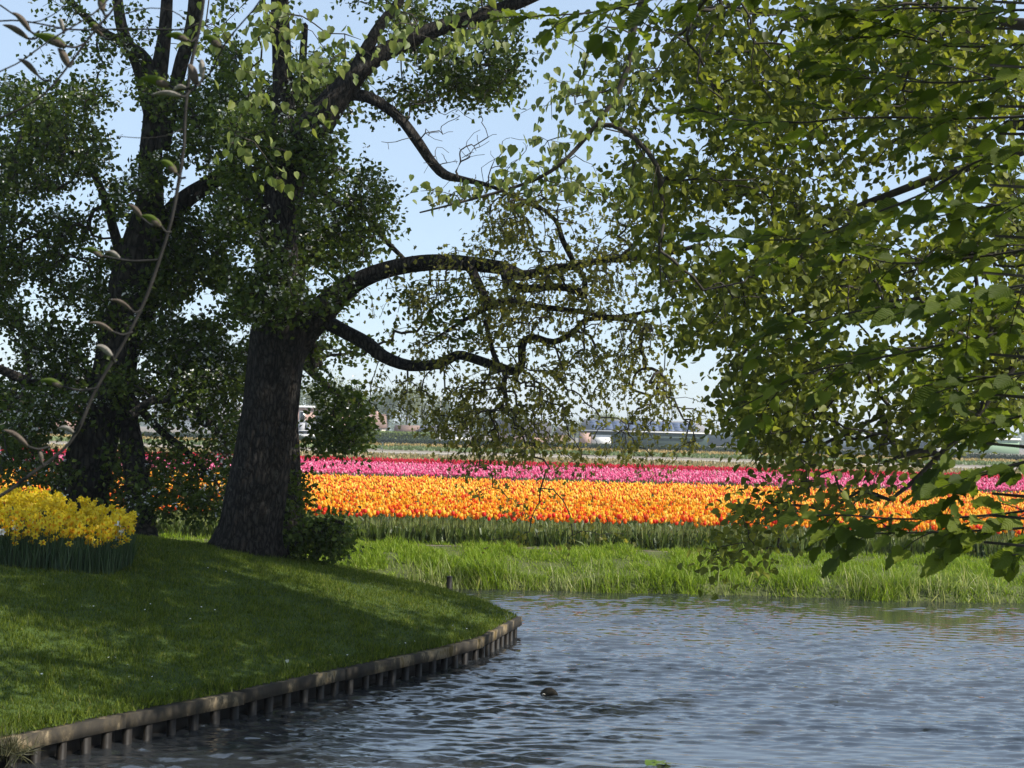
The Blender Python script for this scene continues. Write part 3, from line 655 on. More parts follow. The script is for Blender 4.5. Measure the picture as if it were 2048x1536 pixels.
# --- the oak
oak = thing('oak_tree', 'thick straight ribbed trunk with long arching limbs reaching over the water', 'tree', PX(497, 1092, 17.3))
tr = limb([(490, 1130, 66), (494, 1098, 64), (503, 1045, 60), (518, 960, 57), (532, 880, 54), (544, 800, 53), (553, 720, 54), (562, 660, 56), (558, 600, 46), (553, 520, 41), (560, 420, 37), (588, 315, 36), (632, 250, 34), (686, 180, 25), (730, 130, 20), (800, 88, 17), (900, 48, 15), (1010, 15, 13), (1110, -30, 11), (1250, -120, 8)], 17.3, 16.6, 0.05)
trunk_mesh(tr, 'trunk', MAT['bark'], oak, 1.3, 96, 0.04)
LA = limb([(575, 690, 44), (605, 655, 38), (650, 615, 27), (690, 580, 21), (728, 556, 18), (780, 537, 17), (840, 526, 17), (900, 524, 16), (960, 529, 15), (1010, 537, 14), (1045, 551, 12), (1075, 543, 8), (1110, 535, 8), (1150, 532, 8), (1200, 521, 7), (1250, 517, 6), (1320, 510, 5), (1400, 490, 4)], 17.2, 15.6)
LB = limb([(620, 650, 20), (650, 645, 15), (690, 664, 13), (735, 688, 13), (768, 714, 12), (820, 732, 11), (880, 728, 10), (905, 714, 10), (925, 711, 9), (960, 722, 9), (1000, 735, 9), (1035, 744, 9), (1045, 722, 8), (1044, 692, 8), (1062, 674, 7), (1108, 684, 6), (1150, 662, 6), (1170, 640, 5), (1230, 638, 4), (1300, 650, 3)], 17.1, 16.0)
LC = limb([(670, 195, 15), (712, 190, 12), (752, 202, 11), (800, 238, 10), (836, 285, 10), (862, 322, 9), (890, 350, 9), (930, 360, 6), (980, 372, 4), (1030, 395, 3), (1080, 420, 2.5)], 16.9, 16.4)
LD = limb([(565, 410, 24), (567, 300, 22), (566, 180, 20), (560, 60, 18), (556, -120, 15)], 17.3, 17.6)
LE = limb([(1010, 540, 10), (1018, 568, 9), (1050, 578, 8), (1100, 574, 7), (1145, 578, 7), (1166, 588, 6)], 16.0, 15.9)
LF = limb([(1148, 533, 5), (1166, 550, 5), (1170, 572, 5), (1166, 594, 6)], 15.9, 15.9)
LG = limb([(940, 535, 10), (958, 570, 9), (980, 605, 7), (1020, 602, 6), (1080, 614, 6), (1150, 622, 5), (1230, 634, 4), (1310, 620, 3)], 16.4, 15.8)
LH = limb([(700, 160, 14), (735, 95, 12), (762, 50, 10), (800, 0, 9), (830, -70, 7)], 16.8, 16.5)
LI = limb([(985, 610, 6), (930, 640, 4), (890, 665, 3), (850, 690, 2)], 16.3, 16.8)
LJ = limb([(1150, 530, 5), (1125, 480, 5), (1110, 440, 4), (1060, 400, 3)], 15.8, 15.5)
LK = limb([(970, 640, 4), (985, 700, 5), (1000, 738, 6)], 16.3, 16.2)
for k, L_ in enumerate((LA, LB, LC, LD, LE, LF, LG, LH, LI, LJ, LK)):
    tube(MB(), L_[:, :3], L_[:, 3], 14, disp=barkdisp(0.11, 3.1 + k, 3)).obj('limb', MAT['bark'], oak, smooth=True)
sk = Skel()
for L_ in (LA, LB, LC, LE, LG, LI, LJ, LK): sk.limb(L_[6:])
g = gaps(90, -0.25, 3.0)
T = np.concatenate([ell([(1010, 570, 230, 90, 15.4, 17, 120), (1120, 470, 190, 110, 14.8, 16.6, 190), (900, 640, 150, 90, 16, 17.2, 90), (1130, 650, 200, 110, 15.2, 16.6, 200), (1010, 830, 140, 100, 15.6, 16.8, 190), (870, 800, 90, 70, 16, 17, 40), (1180, 800, 170, 130, 15.2, 16.6, 150), (1060, 950, 150, 70, 15.6, 16.5, 26), (960, 860, 110, 90, 15.8, 16.8, 50), (790, 790, 60, 70, 16.4, 17.2, 22), (1320, 560, 160, 160, 14.8, 16, 130), (1000, 1060, 60, 60, 15.8, 16.2, 5), (1180, 1040, 90, 60, 15.8, 16.2, 5), (960, 400, 110, 40, 16, 16.8, 34), (1010, 480, 90, 40, 15.8, 16.6, 34), (1330, 860, 110, 100, 15, 16, 60)])])
sk.grow(T, hang=0.75, seg=0.14, wob=0.16, upcost=1.2, rtip=0.0032, maxr=0.03)
sk.twigs(MB(), 4).obj('twigs', MAT['twig'], oak)['kind'] = 'stuff'
lp, ld = sk.leafspots(8, 0.06, 0.8)
cr = leaves(MB(), LOBE, lp, ld, 0.062, down=0.7, rnd=0.7, flat=0.35).obj('crown', MAT['oak'], oak); cr['kind'] = 'stuff'
# bare twigs of the upper limb and the high crown above
sk = Skel(); sk.limb(LC[4:]); sk.limb(LH)
sk.grow(ell([(950, 320, 120, 70, 16, 16.8, 60), (860, 250, 130, 100, 16.2, 17, 44)]), hang=0.2, seg=0.12, rtip=0.003, wob=0.2); sk.twigs(MB(), 4).obj('twigs', MAT['twig'], oak)['kind'] = 'stuff'
def crown_out(c, r, n, hole=-2):
    q = unit(rng.normal(size=(n, 3))) * rng.random((n, 1)) ** 0.4 * np.array(r) + np.array(c)
    px, py = proj(q); k = ((py < -60) | (px < -150) | (px > 2200) | (q[:, 1] < 0.5)) & (vnoise(q[:, 0] * 0.55, q[:, 1] * 0.55 + 5, q[:, 2] * 0.55) > hole); return q[k]
sk = Skel(); sk.limb(LD); sk.limb(tr[-60:])
sk.grow(crown_out((-0.5, 17.3, 10.5), (5.2, 2.8, 3.6), 420, -0.2), hang=0.1, seg=0.4, rtip=0.006, maxr=0.12)
sk.twigs(MB(), 4).obj('twigs', MAT['twig'], oak)['kind'] = 'stuff'
lp, ld = sk.leafspots(34, 0.18, 0.5); leaves(MB(), HEX, lp, ld, 0.12, 0.3).obj('crown', MAT['oak'], oak)['kind'] = 'stuff'

# --- hawthorns: dark small leaves with white blossom
def hawthorn(name, label, trunks, limbs, T, base, seed, per=17, blossom=0.07, size=0.072, trunkmat='bark2', high=None):
    t = thing(name, label, 'tree', base)
    for k, L_ in enumerate(trunks): trunk_mesh(L_, 'trunk', MAT[trunkmat], t, seed + k * 2.7, 36, 0.06, flare=(k == 0))
    for k, L_ in enumerate(limbs): tube(MB(), L_[:, :3], L_[:, 3], 12, disp=barkdisp(0.08, seed + k, 3)).obj('limb', MAT[trunkmat], t, smooth=True)
    sk = Skel()
    for L_ in list(trunks) + list(limbs): sk.limb(L_[len(L_) // 4::2])
    sk.grow(T, hang=0.15, seg=0.2, wob=0.14, rtip=0.0035, maxr=0.04)
    sk.twigs(MB(), 4).obj('twigs', MAT['twig'], t)['kind'] = 'stuff'
    lp, ld = sk.leafspots(per, 0.1, 0.8)
    leaves(MB(), KITE, lp, ld, size, 0.1, rnd=1.0, flat=0.45).obj('crown', MAT['haw'], t)['kind'] = 'stuff'
    n = int(len(lp) * blossom)
    if n:
        q = lp[rng.choice(len(lp), n, replace=False)]; q = q[vnoise(q[:, 0] * 1.5, q[:, 1] * 1.5, q[:, 2] * 1.5) > 0.0]; q = np.repeat(q, 4, 0) + rng.normal(0, 0.025, (len(q) * 4, 3)) + np.array([0, -0.06, 0.05]); n = len(q)
        scatter(MB(), *KITE, q, basis(rdir(n), unit(rdir(n) + np.array([0, 0, 1.2]))), np.full(n, 0.042)).obj('blossom', MAT['blossom'], t)['kind'] = 'stuff'
    return t
T2a = limb([(150, 1060, 62), (160, 1000, 54), (172, 950, 47), (198, 860, 41), (218, 780, 38), (236, 690, 36), (252, 600, 36), (270, 530, 38), (288, 475, 37), (300, 400, 26), (302, 320, 23), (308, 230, 20), (318, 150, 17), (330, 60, 13), (336, -60, 10)], 19.3, 18.8, 0.06)
T2b = limb([(290, 480, 30), (330, 440, 22), (375, 395, 18), (437, 355, 15), (490, 300, 12), (520, 240, 9)], 19.0, 19.4)
T2c = limb([(325, 300, 15), (345, 200, 14), (365, 120, 14), (385, 50, 14), (395, -60, 12)], 18.7, 18.4)
T2d = limb([(225, 785, 16), (165, 760, 12), (110, 758, 11), (60, 762, 10), (10, 742, 9), (-60, 715, 7)], 19.2, 18.2)
T2e = limb([(246, 560, 13), (240, 510, 11), (222, 440, 9), (205, 385, 8), (170, 320, 6), (120, 290, 4)], 19.1, 18.8)
T2f = limb([(312, 180, 14), (290, 120, 12), (255, 90, 10), (200, 60, 8), (140, 0, 6), (100, -60, 5)], 18.8, 18.5)
T2g = limb([(300, 230, 13), (275, 130, 12), (245, 60, 11), (230, -40, 10)], 18.8, 18.6)
g1 = gaps(70, -0.2, 1.0, 1.6); 
Tl = np.concatenate([rect(-80, 170, 470, 420, 17.4, 20.2, 1500, gaps(80, -0.2, 5.0, 1.4)), rect(-80, 420, 470, 800, 18.5, 20.6, 2100, g1), rect(-80, 780, 170, 970, 17.8, 20, 560, gaps(60, -0.08, 2.0)), rect(60, 0, 470, 150, 18, 19, 110, gaps(60, 0.0, 6.0))])
hawthorn('hawthorn_tree', 'leaning forked dark trunk rising behind the daffodil clump', [T2a, T2b], [T2c, T2d, T2e, T2f, T2g], Tl, PX(160, 1040, 19.3), 4.0)
T3 = limb([(292, 1130, 30), (288, 1085, 28), (283, 1050, 27), (276, 985, 25), (268, 920, 23), (258, 850, 21), (252, 790, 19), (262, 700, 17), (300, 610, 15), (345, 530, 12), (400, 470, 9)], 18.2, 20.2, 0.06)
T3b = limb([(262, 830, 9), (310, 800, 8), (370, 810, 7), (430, 860, 6), (460, 910, 4)], 18.4, 18.9)
T3c = limb([(256, 790, 9), (320, 860, 7), (370, 900, 6), (430, 960, 4)], 18.6, 19.2)
T3d = limb([(420, 620, 10), (430, 560, 8), (405, 530, 7), (360, 480, 6)], 19.8, 19.6)
hawthorn('hawthorn_tree', 'slim dark trunk standing between the thick oak and the leaning hawthorn', [T3], [T3b, T3c], np.concatenate([rect(215, 740, 490, 1035, 17.9, 20.2, 720, gaps(60, -0.15, 8.0)), rect(300, 480, 520, 780, 18.6, 20.6, 700, g1)]), PX(285, 1060, 18.2), 9.0)
T4 = limb([(585, 1100, 24), (580, 950, 22), (575, 800, 20), (578, 650, 18), (600, 500, 15), (590, 350, 12), (600, 200, 9), (610, 50, 6)], 18.9, 19.2, 0.08)
T4b = limb([(590, 560, 10), (650, 470, 8), (720, 430, 6), (770, 480, 5), (810, 520, 4)], 19.0, 18.6)
T4c = limb([(577, 700, 9), (640, 760, 8), (680, 800, 6), (700, 870, 4)], 19, 18.2)
T4d = limb([(600, 260, 9), (700, 130, 8), (820, 100, 6), (960, 130, 4)], 19.1, 18.4)
Tm = np.concatenate([rect(440, 230, 690, 640, 16.2, 16.9, 560, gaps(70, -0.1, 4.0)), rect(440, 150, 640, 660, 18, 20, 800, g1), rect(590, 290, 800, 560, 17.6, 19.5, 620, lambda px, py: gaps(80, -0.12, 7.0)(px, py) & (px < 660 + 140 * np.sin((py - 280) / 280 * 3.1))), rect(600, 560, 790, 700, 17.4, 19, 150, gaps(70, -0.05, 3.0)), rect(600, 690, 740, 900, 17.4, 18.8, 320, gaps(60, -0.1, 2.0)), rect(430, 0, 1040, 260, 17.2, 19.5, 900, lambda px, py: gaps(90, -0.12, 9.0)(px, py) & (py < 270 - (px - 430) * 0.12)), rect(880, 130, 1040, 190, 17.6, 18.4, 40), rect(790, 570, 1000, 700, 16.4, 17.3, 36)])
hawthorn('hawthorn_tree', 'hawthorn crowded behind and around the thick oak trunk, its leaves hiding the stem', [T4], [T4b, T4c, T4d], Tm, PX(585, 1095, 18.9), 15.0)
T5 = limb([(575, 1105, 6), (590, 1085, 6), (625, 1050, 5), (665, 1040, 4), (690, 1050, 3)], 17.9, 17.5)
hawthorn('hawthorn_shrub', 'low dark leafy shrub arching from the foot of the oak trunk', [], [T5], np.concatenate([ell([(625, 1085, 60, 32, 17.3, 18.2, 60), (672, 1072, 40, 36, 17.3, 17.9, 40), (592, 1000, 22, 60, 17.6, 18.2, 22)])]), PX(575, 1108, 17.9), 21.0, blossom=0)['category'] = 'shrub'

# --- the linden on the right bank, trunk beyond the frame
lin = thing('linden_tree', 'broad linden with small drooping leaves on branches spread over the water beside the oak', 'tree', (11.0, 9.0, 0.2))
def worldlimb(K, step=0.2): return spline(np.array(K, float), step)
LT = worldlimb([(11.0, 9.0, -0.6, 0.42), (10.9, 9.0, 1.2, 0.34), (10.6, 9.2, 3.5, 0.3), (10.0, 9.5, 6, 0.27), (9.0, 10.0, 8.5, 0.22), (8.0, 10.5, 11, 0.16), (7.5, 10.8, 13.5, 0.09)])
LL = [worldlimb(np.vstack([[(10.6, 9.2, 4.0, 0.13)], limb(p_, d0, d1, 50)])) for p_, d0, d1 in (
    ([(2150, 240, 13), (2048, 300, 11), (1900, 345, 9), (1790, 385, 8), (1680, 430, 7), (1560, 500, 5), (1480, 580, 4)], 10.4, 11.5),
    ([(2150, 560, 13), (2048, 700, 10), (1985, 785, 8), (1930, 860, 7), (1880, 910, 6), (1830, 960, 5), (1780, 1000, 3)], 9.5, 10.0),
    ([(2100, 50, 11), (1800, 60, 9), (1650, 40, 7), (1480, 20, 6), (1380, 60, 4)], 10.5, 12.5),
    ([(2100, 500, 10), (1850, 520, 8), (1700, 560, 6), (1560, 640, 5), (1450, 740, 3)], 10.5, 11.8),
    ([(2100, -90, 13), (1700, -120, 11), (1330, -60, 8), (1262, 110, 6), (1230, 195, 5.5), (1150, 300, 4.5), (1085, 352, 4), (1000, 383, 3), (900, 410, 2.2), (840, 425, 1.6)], 9.0, 9.0))]
trunk_mesh(LT, 'trunk', MAT['bark'], lin, 33.0, 30, 0.03)
PB = limb([(2100, -160, 18), (1700, -200, 15), (1200, -160, 12), (800, -120, 9), (560, -110, 7), (440, -60, 4)], 9.0, 8.2)
LL2 = [PB]
for L_ in LL + LL2: tube(MB(), L_[:, :3], L_[:, 3], 8, disp=barkdisp(0.06, 5.0, 3)).obj('limb', MAT['twig'], lin, smooth=True)
sk = Skel()
for L_ in LL: sk.limb(L_[len(L_) // 3:])
gl = gaps(130, -0.22, 2.0, 1.3)
T = np.concatenate([rect(1370, 0, 2090, 330, 8.8, 12.6, 850, gl), rect(1300, 330, 2090, 700, 8.8, 12.6, 1250, gl), rect(1440, 700, 2090, 850, 9, 12, 360, gaps(100, -0.1, 5.0)), rect(1220, 0, 1420, 420, 10, 13, 170, gaps(90, -0.05, 7.0)), ell([(1640, 940, 150, 110, 9.2, 10.5, 62), (1490, 1030, 60, 40, 9.5, 10.4, 10), (1560, 850, 120, 50, 9.3, 11, 44), (1480, 1110, 100, 25, 9.4, 10, 14), (1840, 860, 120, 60, 9.3, 10.8, 55)])])
sk.grow(T, hang=0.35, seg=0.15, wob=0.14, upcost=0.35, rtip=0.0022, maxr=0.02)
sk.twigs(MB(), 4).obj('twigs', MAT['twig'], lin)['kind'] = 'stuff'
lp, ld = sk.leafspots(13, 0.09, 0.85)
leaves(MB(), HEX, lp, ld, 0.06, down=0.45, rnd=0.8, flat=0.45).obj('crown', MAT['linden'], lin)['kind'] = 'stuff'
# pale young leaves on the sprays hanging into the middle of the sky
sk = Skel(); sk.limb(LL[4][-40:]); sk.limb(PB[len(PB) // 3:])
T = np.concatenate([ell([(1120, 290, 110, 120, 8.6, 9.4, 34), (900, 390, 80, 35, 8.8, 9.2, 9), (1050, 360, 60, 50, 8.6, 9.2, 10), (1180, 140, 130, 110, 8.4, 9.6, 34), (840, 90, 170, 80, 8.0, 9, 24), (950, 60, 100, 60, 8, 9, 14), (560, 100, 90, 110, 8, 8.6, 24), (520, 280, 60, 120, 8, 8.5, 15), (640, 170, 60, 130, 8.0, 8.6, 16), (440, 70, 60, 50, 8, 8.4, 8), (1260, 330, 70, 120, 8.8, 9.6, 20)])])
sk.grow(T, hang=0.8, seg=0.13, wob=0.1, upcost=1.3, rtip=0.0016, maxr=0.012)
sk.twigs(MB(), 4).obj('twigs', MAT['twig'], lin)['kind'] = 'stuff'
lp, ld = sk.leafspots(5, 0.05, 0.7); n = len(lp)
Rl = basis(unit(np.array([0, 0, -1.0]) + rng.normal(0, 0.45, (n, 3))), unit(rng.normal(0, 1, (n, 3)) + np.array([0.2, -0.8, 0.3])))
sz = np.clip(rng.normal(0.052, 0.011, n), 0.026, 0.08)
HL = (np.array([(0, 0, 0), (0.2, -0.06, 0.02), (0.42, 0.2, 0.1), (0.36, 0.55, 0.12), (0.15, 0.85, 0.05), (0, 1.05, -0.04), (-0.15, 0.85, 0.05), (-0.36, 0.55, 0.12), (-0.42, 0.2, 0.1), (-0.2, -0.06, 0.02)]), [np.array([(0, 1, 2, 3), (0, 3, 4, 5), (0, 5, 6, 7), (0, 7, 8, 9)])])
near = np.argsort(-sz)[:290]; lm = MB(); lm.add(HL[0], HL[1][0]); lme = lm.mesh('linden_leaf', leaf_mat('pale_leaf', [(0, (0.08, 0.105, 0.022)), (1, (0.2, 0.22, 0.05))], 0.45, per='object'))
def leafobj(name, me, parent, p_, R_, s_):
    o = bpy.data.objects.new(name, me); COL.objects.link(o); o.parent = parent; A = Matrix(np.array(R_).tolist()).to_4x4()
    o.matrix_local = Matrix.Translation(Vector(p_) - parent.location) @ A @ Matrix.Diagonal((s_, s_, s_, 1)); return o
for i in near: leafobj('leaf', lme, lin, lp[i].tolist(), Rl[i], float(sz[i]))
rest = np.setdiff1d(np.arange(n), near); scatter(MB(), HL[0], HL[1], lp[rest], Rl[rest], sz[rest]).obj('crown', MAT['pale'], lin)['kind'] = 'stuff'
# high crown out of frame
sk = Skel(); sk.limb(LT[8:]); 
for L_ in LL: sk.limb(L_[:len(L_) // 3])
sk.grow(crown_out((6.3, 11.8, 9.6), (5.6, 4.0, 4.2), 1000, 0.0), hang=0.15, seg=0.45, rtip=0.006, maxr=0.12)
sk.twigs(MB(), 4).obj('twigs', MAT['twig'], lin)['kind'] = 'stuff'
lp, ld = sk.leafspots(30, 0.17, 0.5); leaves(MB(), HEX, lp, ld, 0.13, 0.4).obj('crown', MAT['linden'], lin)['kind'] = 'stuff'

# --- the beech close on the right: big leaves in flat sprays
bee = thing('beech_tree', 'beech with the biggest ribbed green leaves on level sprays hanging before the linden', 'tree', (4.2, 3.0, 0.2))
BT = worldlimb([(4.2, 3.0, -0.1, 0.2), (4.15, 3.0, 1.5, 0.16), (4.1, 3.1, 3.2, 0.13), (4.0, 3.2, 5.0, 0.09), (3.9, 3.3, 6.5, 0.04)])
trunk_mesh(BT, 'trunk', MAT['twig_grey'], bee, 51.0, 24, 0.015)
BR = [([(2140, 215), (2048, 232), (1940, 236), (1850, 235), (1700, 236), (1600, 245), (1480, 240), (1350, 205)], 3.83, 4.18), ([(2140, 60), (2048, 88), (1900, 92), (1780, 70), (1600, 95)], 3.60, 3.94), ([(2140, 270), (2048, 296), (1950, 325), (1850, 385), (1740, 430), (1640, 470), (1540, 480), (1400, 468)], 3.83, 4.29),
      ([(2140, 480), (2048, 500), (1900, 520), (1780, 525), (1690, 500)], 3.60, 3.94), ([(2140, 590), (2048, 600), (1900, 610), (1760, 615), (1640, 640), (1500, 680)], 3.71, 4.18), ([(2140, 630), (2048, 655), (1880, 690), (1740, 720), (1620, 745), (1480, 815)], 3.71, 4.18),
      ([(2140, 900), (2048, 925), (1950, 955), (1840, 985)], 3.25, 3.60), ([(2140, 1000), (2048, 1022), (1930, 1034), (1800, 1038), (1680, 1030), (1570, 1035)], 3.48, 3.94), ([(2140, 1045), (2048, 1056), (1930, 1062), (1800, 1066), (1640, 1068)], 3.36, 3.83), ([(2140, 1100), (2070, 1105), (2010, 1112)], 3.13, 3.36),
      ([(2140, 800), (2048, 830), (1970, 850), (1900, 870)], 3.48, 3.71), ([(1900, -150), (1500, -60), (1300, 0), (1180, 25), (1010, 35)], 3.83, 4.29), ([(2140, 10), (2048, 20), (1900, 15), (1760, 20), (1640, 40)], 3.48, 3.83), ([(2140, 380), (2048, 400), (1940, 420), (1840, 440)], 3.36, 3.71), ([(2140, 720), (2048, 745), (1950, 760), (1860, 790)], 3.36, 3.71), ([(2140, 140), (2048, 150), (1900, 165), (1780, 160), (1640, 150)], 3.36, 3.83), ([(2140, 560), (2048, 570), (1960, 590), (1880, 640)], 3.13, 3.48)]
BLV = []
for k in range(8):
    t = k / 7; w = 0.36 * math.sin(math.pi * min(1, (t * 0.93 + 0.04)) ** 0.85) ** 0.8 if 0 < k < 7 else 0.015
    rip = 0.045 if k % 2 else -0.03
    BLV += [(-w, t - 0.05 * math.sin(t * 3.14), 0.1 * w / 0.36 + rip), (-w * 0.5, t + 0.0, 0.05 * w / 0.36 + rip * 0.8), (0, t, -0.08 * t * t), (w * 0.5, t + 0.0, 0.05 * w / 0.36 + rip * 0.8), (w, t - 0.05 * math.sin(t * 3.14), 0.1 * w / 0.36 + rip)]
BLV = np.array(BLV); BLF_ = np.array([(r * 5 + c_, r * 5 + c_ + 1, r * 5 + c_ + 6, r * 5 + c_ + 5) for r in range(7) for c_ in range(4)])
bme = [MB().add(BLV * np.array([1, 1, sg]) + np.stack([0 * BLV[:, 0], 0 * BLV[:, 1], cv * BLV[:, 1] ** 2], -1), BLF_).mesh('beech_leaf', MAT['beech'], False) for sg, cv in ((1, 0.0), (1.3, -0.15), (0.8, -0.3), (1.2, 0.12))]
lpos, ldir, lnor, lsz = [], [], [], []
def leafy(P_, side0, every=0.028, size=0.062, start=0.0):
    seg_ = np.concatenate([[0], np.cumsum(np.linalg.norm(np.diff(P_, axis=0), axis=1))]); s_ = start; sd = side0
    T_ = unit(np.gradient(P_, axis=0))
    while s_ < seg_[-1]:
        p_ = np.array([np.interp(s_, seg_, P_[:, i]) for i in range(3)]); d_ = unit(np.array([np.interp(s_, seg_, T_[:, i]) for i in range(3)]))
        lat = unit(np.cross(d_, [0, 0, 1.0])) * sd
        lpos.append(p_ + rng.normal(0, 0.004, 3)); ldir.append(unit(d_ * 0.75 + lat * 0.75 + np.array([0, 0, rng.normal(-0.06, 0.22)]))); lnor.append(unit(np.array([rng.normal(0, 0.3), rng.normal(-0.7, 0.6), 1.0]))); lsz.append(rng.normal(size, size * 0.16))
        sd = -sd; s_ += every * rng.uniform(0.7, 1.3)
    lpos.append(P_[-1]); ldir.append(unit(T_[-1] + np.array([0, 0, -0.2]))); lnor.append(np.array([0, -0.3, 1.0])); lsz.append(size)
for k, (pts, d0, d1) in enumerate(BR):
    rr = np.linspace(3.2, 1.3, len(pts)); L_ = limb([(a, b_, c_) for (a, b_), c_ in zip(pts, rr)], d0, d1, 0.03)
    st = worldlimb(np.vstack([[(4.12, 3.1, min(2.9, max(0.9, L_[0, 2] - 0.2)), 0.008)], L_[0:1], L_[1:2]]), 0.06)
    mb = MB(); tube(mb, np.vstack([st[:-1, :3], L_[1:, :3]]), np.concatenate([st[:-1, 3], L_[1:, 3]]), 7)
    m_ = len(L_); inside = np.where(proj(L_[:, :3])[0] < 2110)[0]; i0 = inside[0]
    for j in range(i0, m_ - 4, 3):
        sd = 1 if (j // 3) % 2 else -1; T_ = unit(L_[min(j + 2, m_ - 1), :3] - L_[j, :3]); lat = unit(np.cross(T_, [0, 0, 1.0])) * sd
        ln = rng.uniform(0.12, 0.34) * (1 - 0.4 * j / m_) * (0.5 if L_[j, 2] < 1.65 else 1.0); u = np.linspace(0, 1, 6)[:, None]
        Q = L_[j, :3] + (T_ * 0.75 + lat * 0.6) * ln * u + np.array([0, 0, 1]) * (rng.normal(0.0, 0.03) * u - 0.03 * u * u)
        tube(mb, Q, np.linspace(0.0019, 0.001, 6), 4); leafy(Q, sd, start=ln * 0.3, every=0.026)
    leafy(L_[-8:, :3], 1, every=0.03)
    mb.obj('branch', MAT['twig'], bee, smooth=True)
lpos, ldir, lnor, lsz = map(np.array, (lpos, ldir, lnor, lsz)); R_ = basis(ldir, lnor)
px, py = proj(lpos); show = np.where((px < 2100) & (py > -60))[0]; order = show[np.argsort(-lsz[show] / lpos[show, 1])]; top = order[:292]
print('beech leaves', len(lpos), len(show))
for q, i in enumerate(top): leafobj('leaf', bme[q % 4], bee, lpos[i].tolist(), R_[i], float(lsz[i]))
rest = np.setdiff1d(np.arange(len(lpos)), top); scatter(MB(), BLV, BLF_, lpos[rest], R_[rest], lsz[rest]).obj('leaves', MAT['beech_s'], bee)['kind'] = 'stuff'
sk = Skel(); sk.limb(BT[6:])
sk.grow(crown_out((3.6, 4.0, 6.2), (2.6, 2.6, 2.0), 110), hang=0.1, seg=0.3, rtip=0.004, maxr=0.05); sk.twigs(MB(), 4).obj('twigs', MAT['twig'], bee)['kind'] = 'stuff'
lp, ld = sk.leafspots(22, 0.14, 0.8); leaves(MB(), HEX, lp, ld, 0.09, 0.2, flat=0.8).obj('crown', MAT['beech_s'], bee)['kind'] = 'stuff'

# --- magnolia twigs with opening buds, close on the left
mag = thing('magnolia_tree', 'magnolia with bare dark twigs and furry opening buds hanging before the leaning trunk', 'tree', (-1.6, 1.6, 0.2))
MATB = noise_mat('bud_scale', [(0.3, (0.045, 0.034, 0.026)), (0.7, (0.13, 0.1, 0.075))], scale=90, bump=0.7, bscale=300, bdist=0.002, rough=0.9)
MATG = leaf_mat('bud_leaf', [(0, (0.075, 0.11, 0.02)), (1, (0.13, 0.17, 0.035))], 0.4, per='object', rough=0.8, spec=0.1)
MT = worldlimb([(-1.6, 1.6, -0.1, 0.09), (-1.58, 1.62, 1.0, 0.075), (-1.5, 1.7, 2.2, 0.055), (-1.3, 1.8, 3.2, 0.03), (-0.9, 1.9, 3.8, 0.01)])
trunk_mesh(MT, 'trunk', MAT['twig_grey'], mag, 61.0, 20, 0.02)
MB_ = [([(-260, 1120, 14), (-90, 1030, 9), (0, 992, 8), (60, 950, 8), (120, 905, 8), (155, 862, 8), (192, 778, 8), (245, 690, 8), (290, 600, 8), (322, 510, 8), (343, 440, 8), (358, 360, 8), (368, 290, 8), (371, 220, 8), (382, 130, 8), (398, 60, 8), (410, -30, 8), (430, -300, 10)], 1.9, 1.95),
       ([(-300, 330, 10), (-90, 262, 6), (0, 236, 5), (85, 191, 5), (143, 123, 5), (184, 68, 5), (239, 0, 5), (300, -120, 5)], 1.8, 1.8), ([(-200, 190, 7), (0, 143, 4), (102, 79, 4), (191, 24, 4), (230, -20, 4)], 1.75, 1.8), ([(-150, 60, 4), (0, 42, 4), (60, 44, 4), (143, 59, 4), (239, 58, 4), (330, 59, 4), (369, 59, 4), (396, 48, 5)], 1.95, 1.94),
       ([(379, 182, 4), (420, 147, 4), (447, 92, 4), (480, 50, 4), (519, 3, 4), (560, -80, 4)], 1.92, 1.85), ([(232, 272, 1.5), (283, 276, 2), (330, 272, 2), (364, 258, 3)], 1.9, 1.92), ([(0, 10, 4), (60, 45, 3), (120, 20, 2.5), (150, -20, 2)], 1.95, 1.9), ([(240, 30, 3), (300, 16, 2.5), (345, 22, 2.5), (372, 40, 3)], 1.9, 1.92)]
for pts, d0, d1 in MB_:
    L_ = limb(pts, d0, d1, 0.02); tube(MB(), L_[:, :3], L_[:, 3] * 0.44 * (1 + 0.12 * vnoise(np.arange(len(L_)) * 0.35, 1.5)), 8).obj('branch', MAT['twig_grey'], mag, smooth=True)
MATF = noise_mat('bud_fur', [(0.3, (0.1, 0.085, 0.07)), (0.7, (0.27, 0.245, 0.21))], scale=140, bump=0.7, bscale=300, bdist=0.002, rough=1)
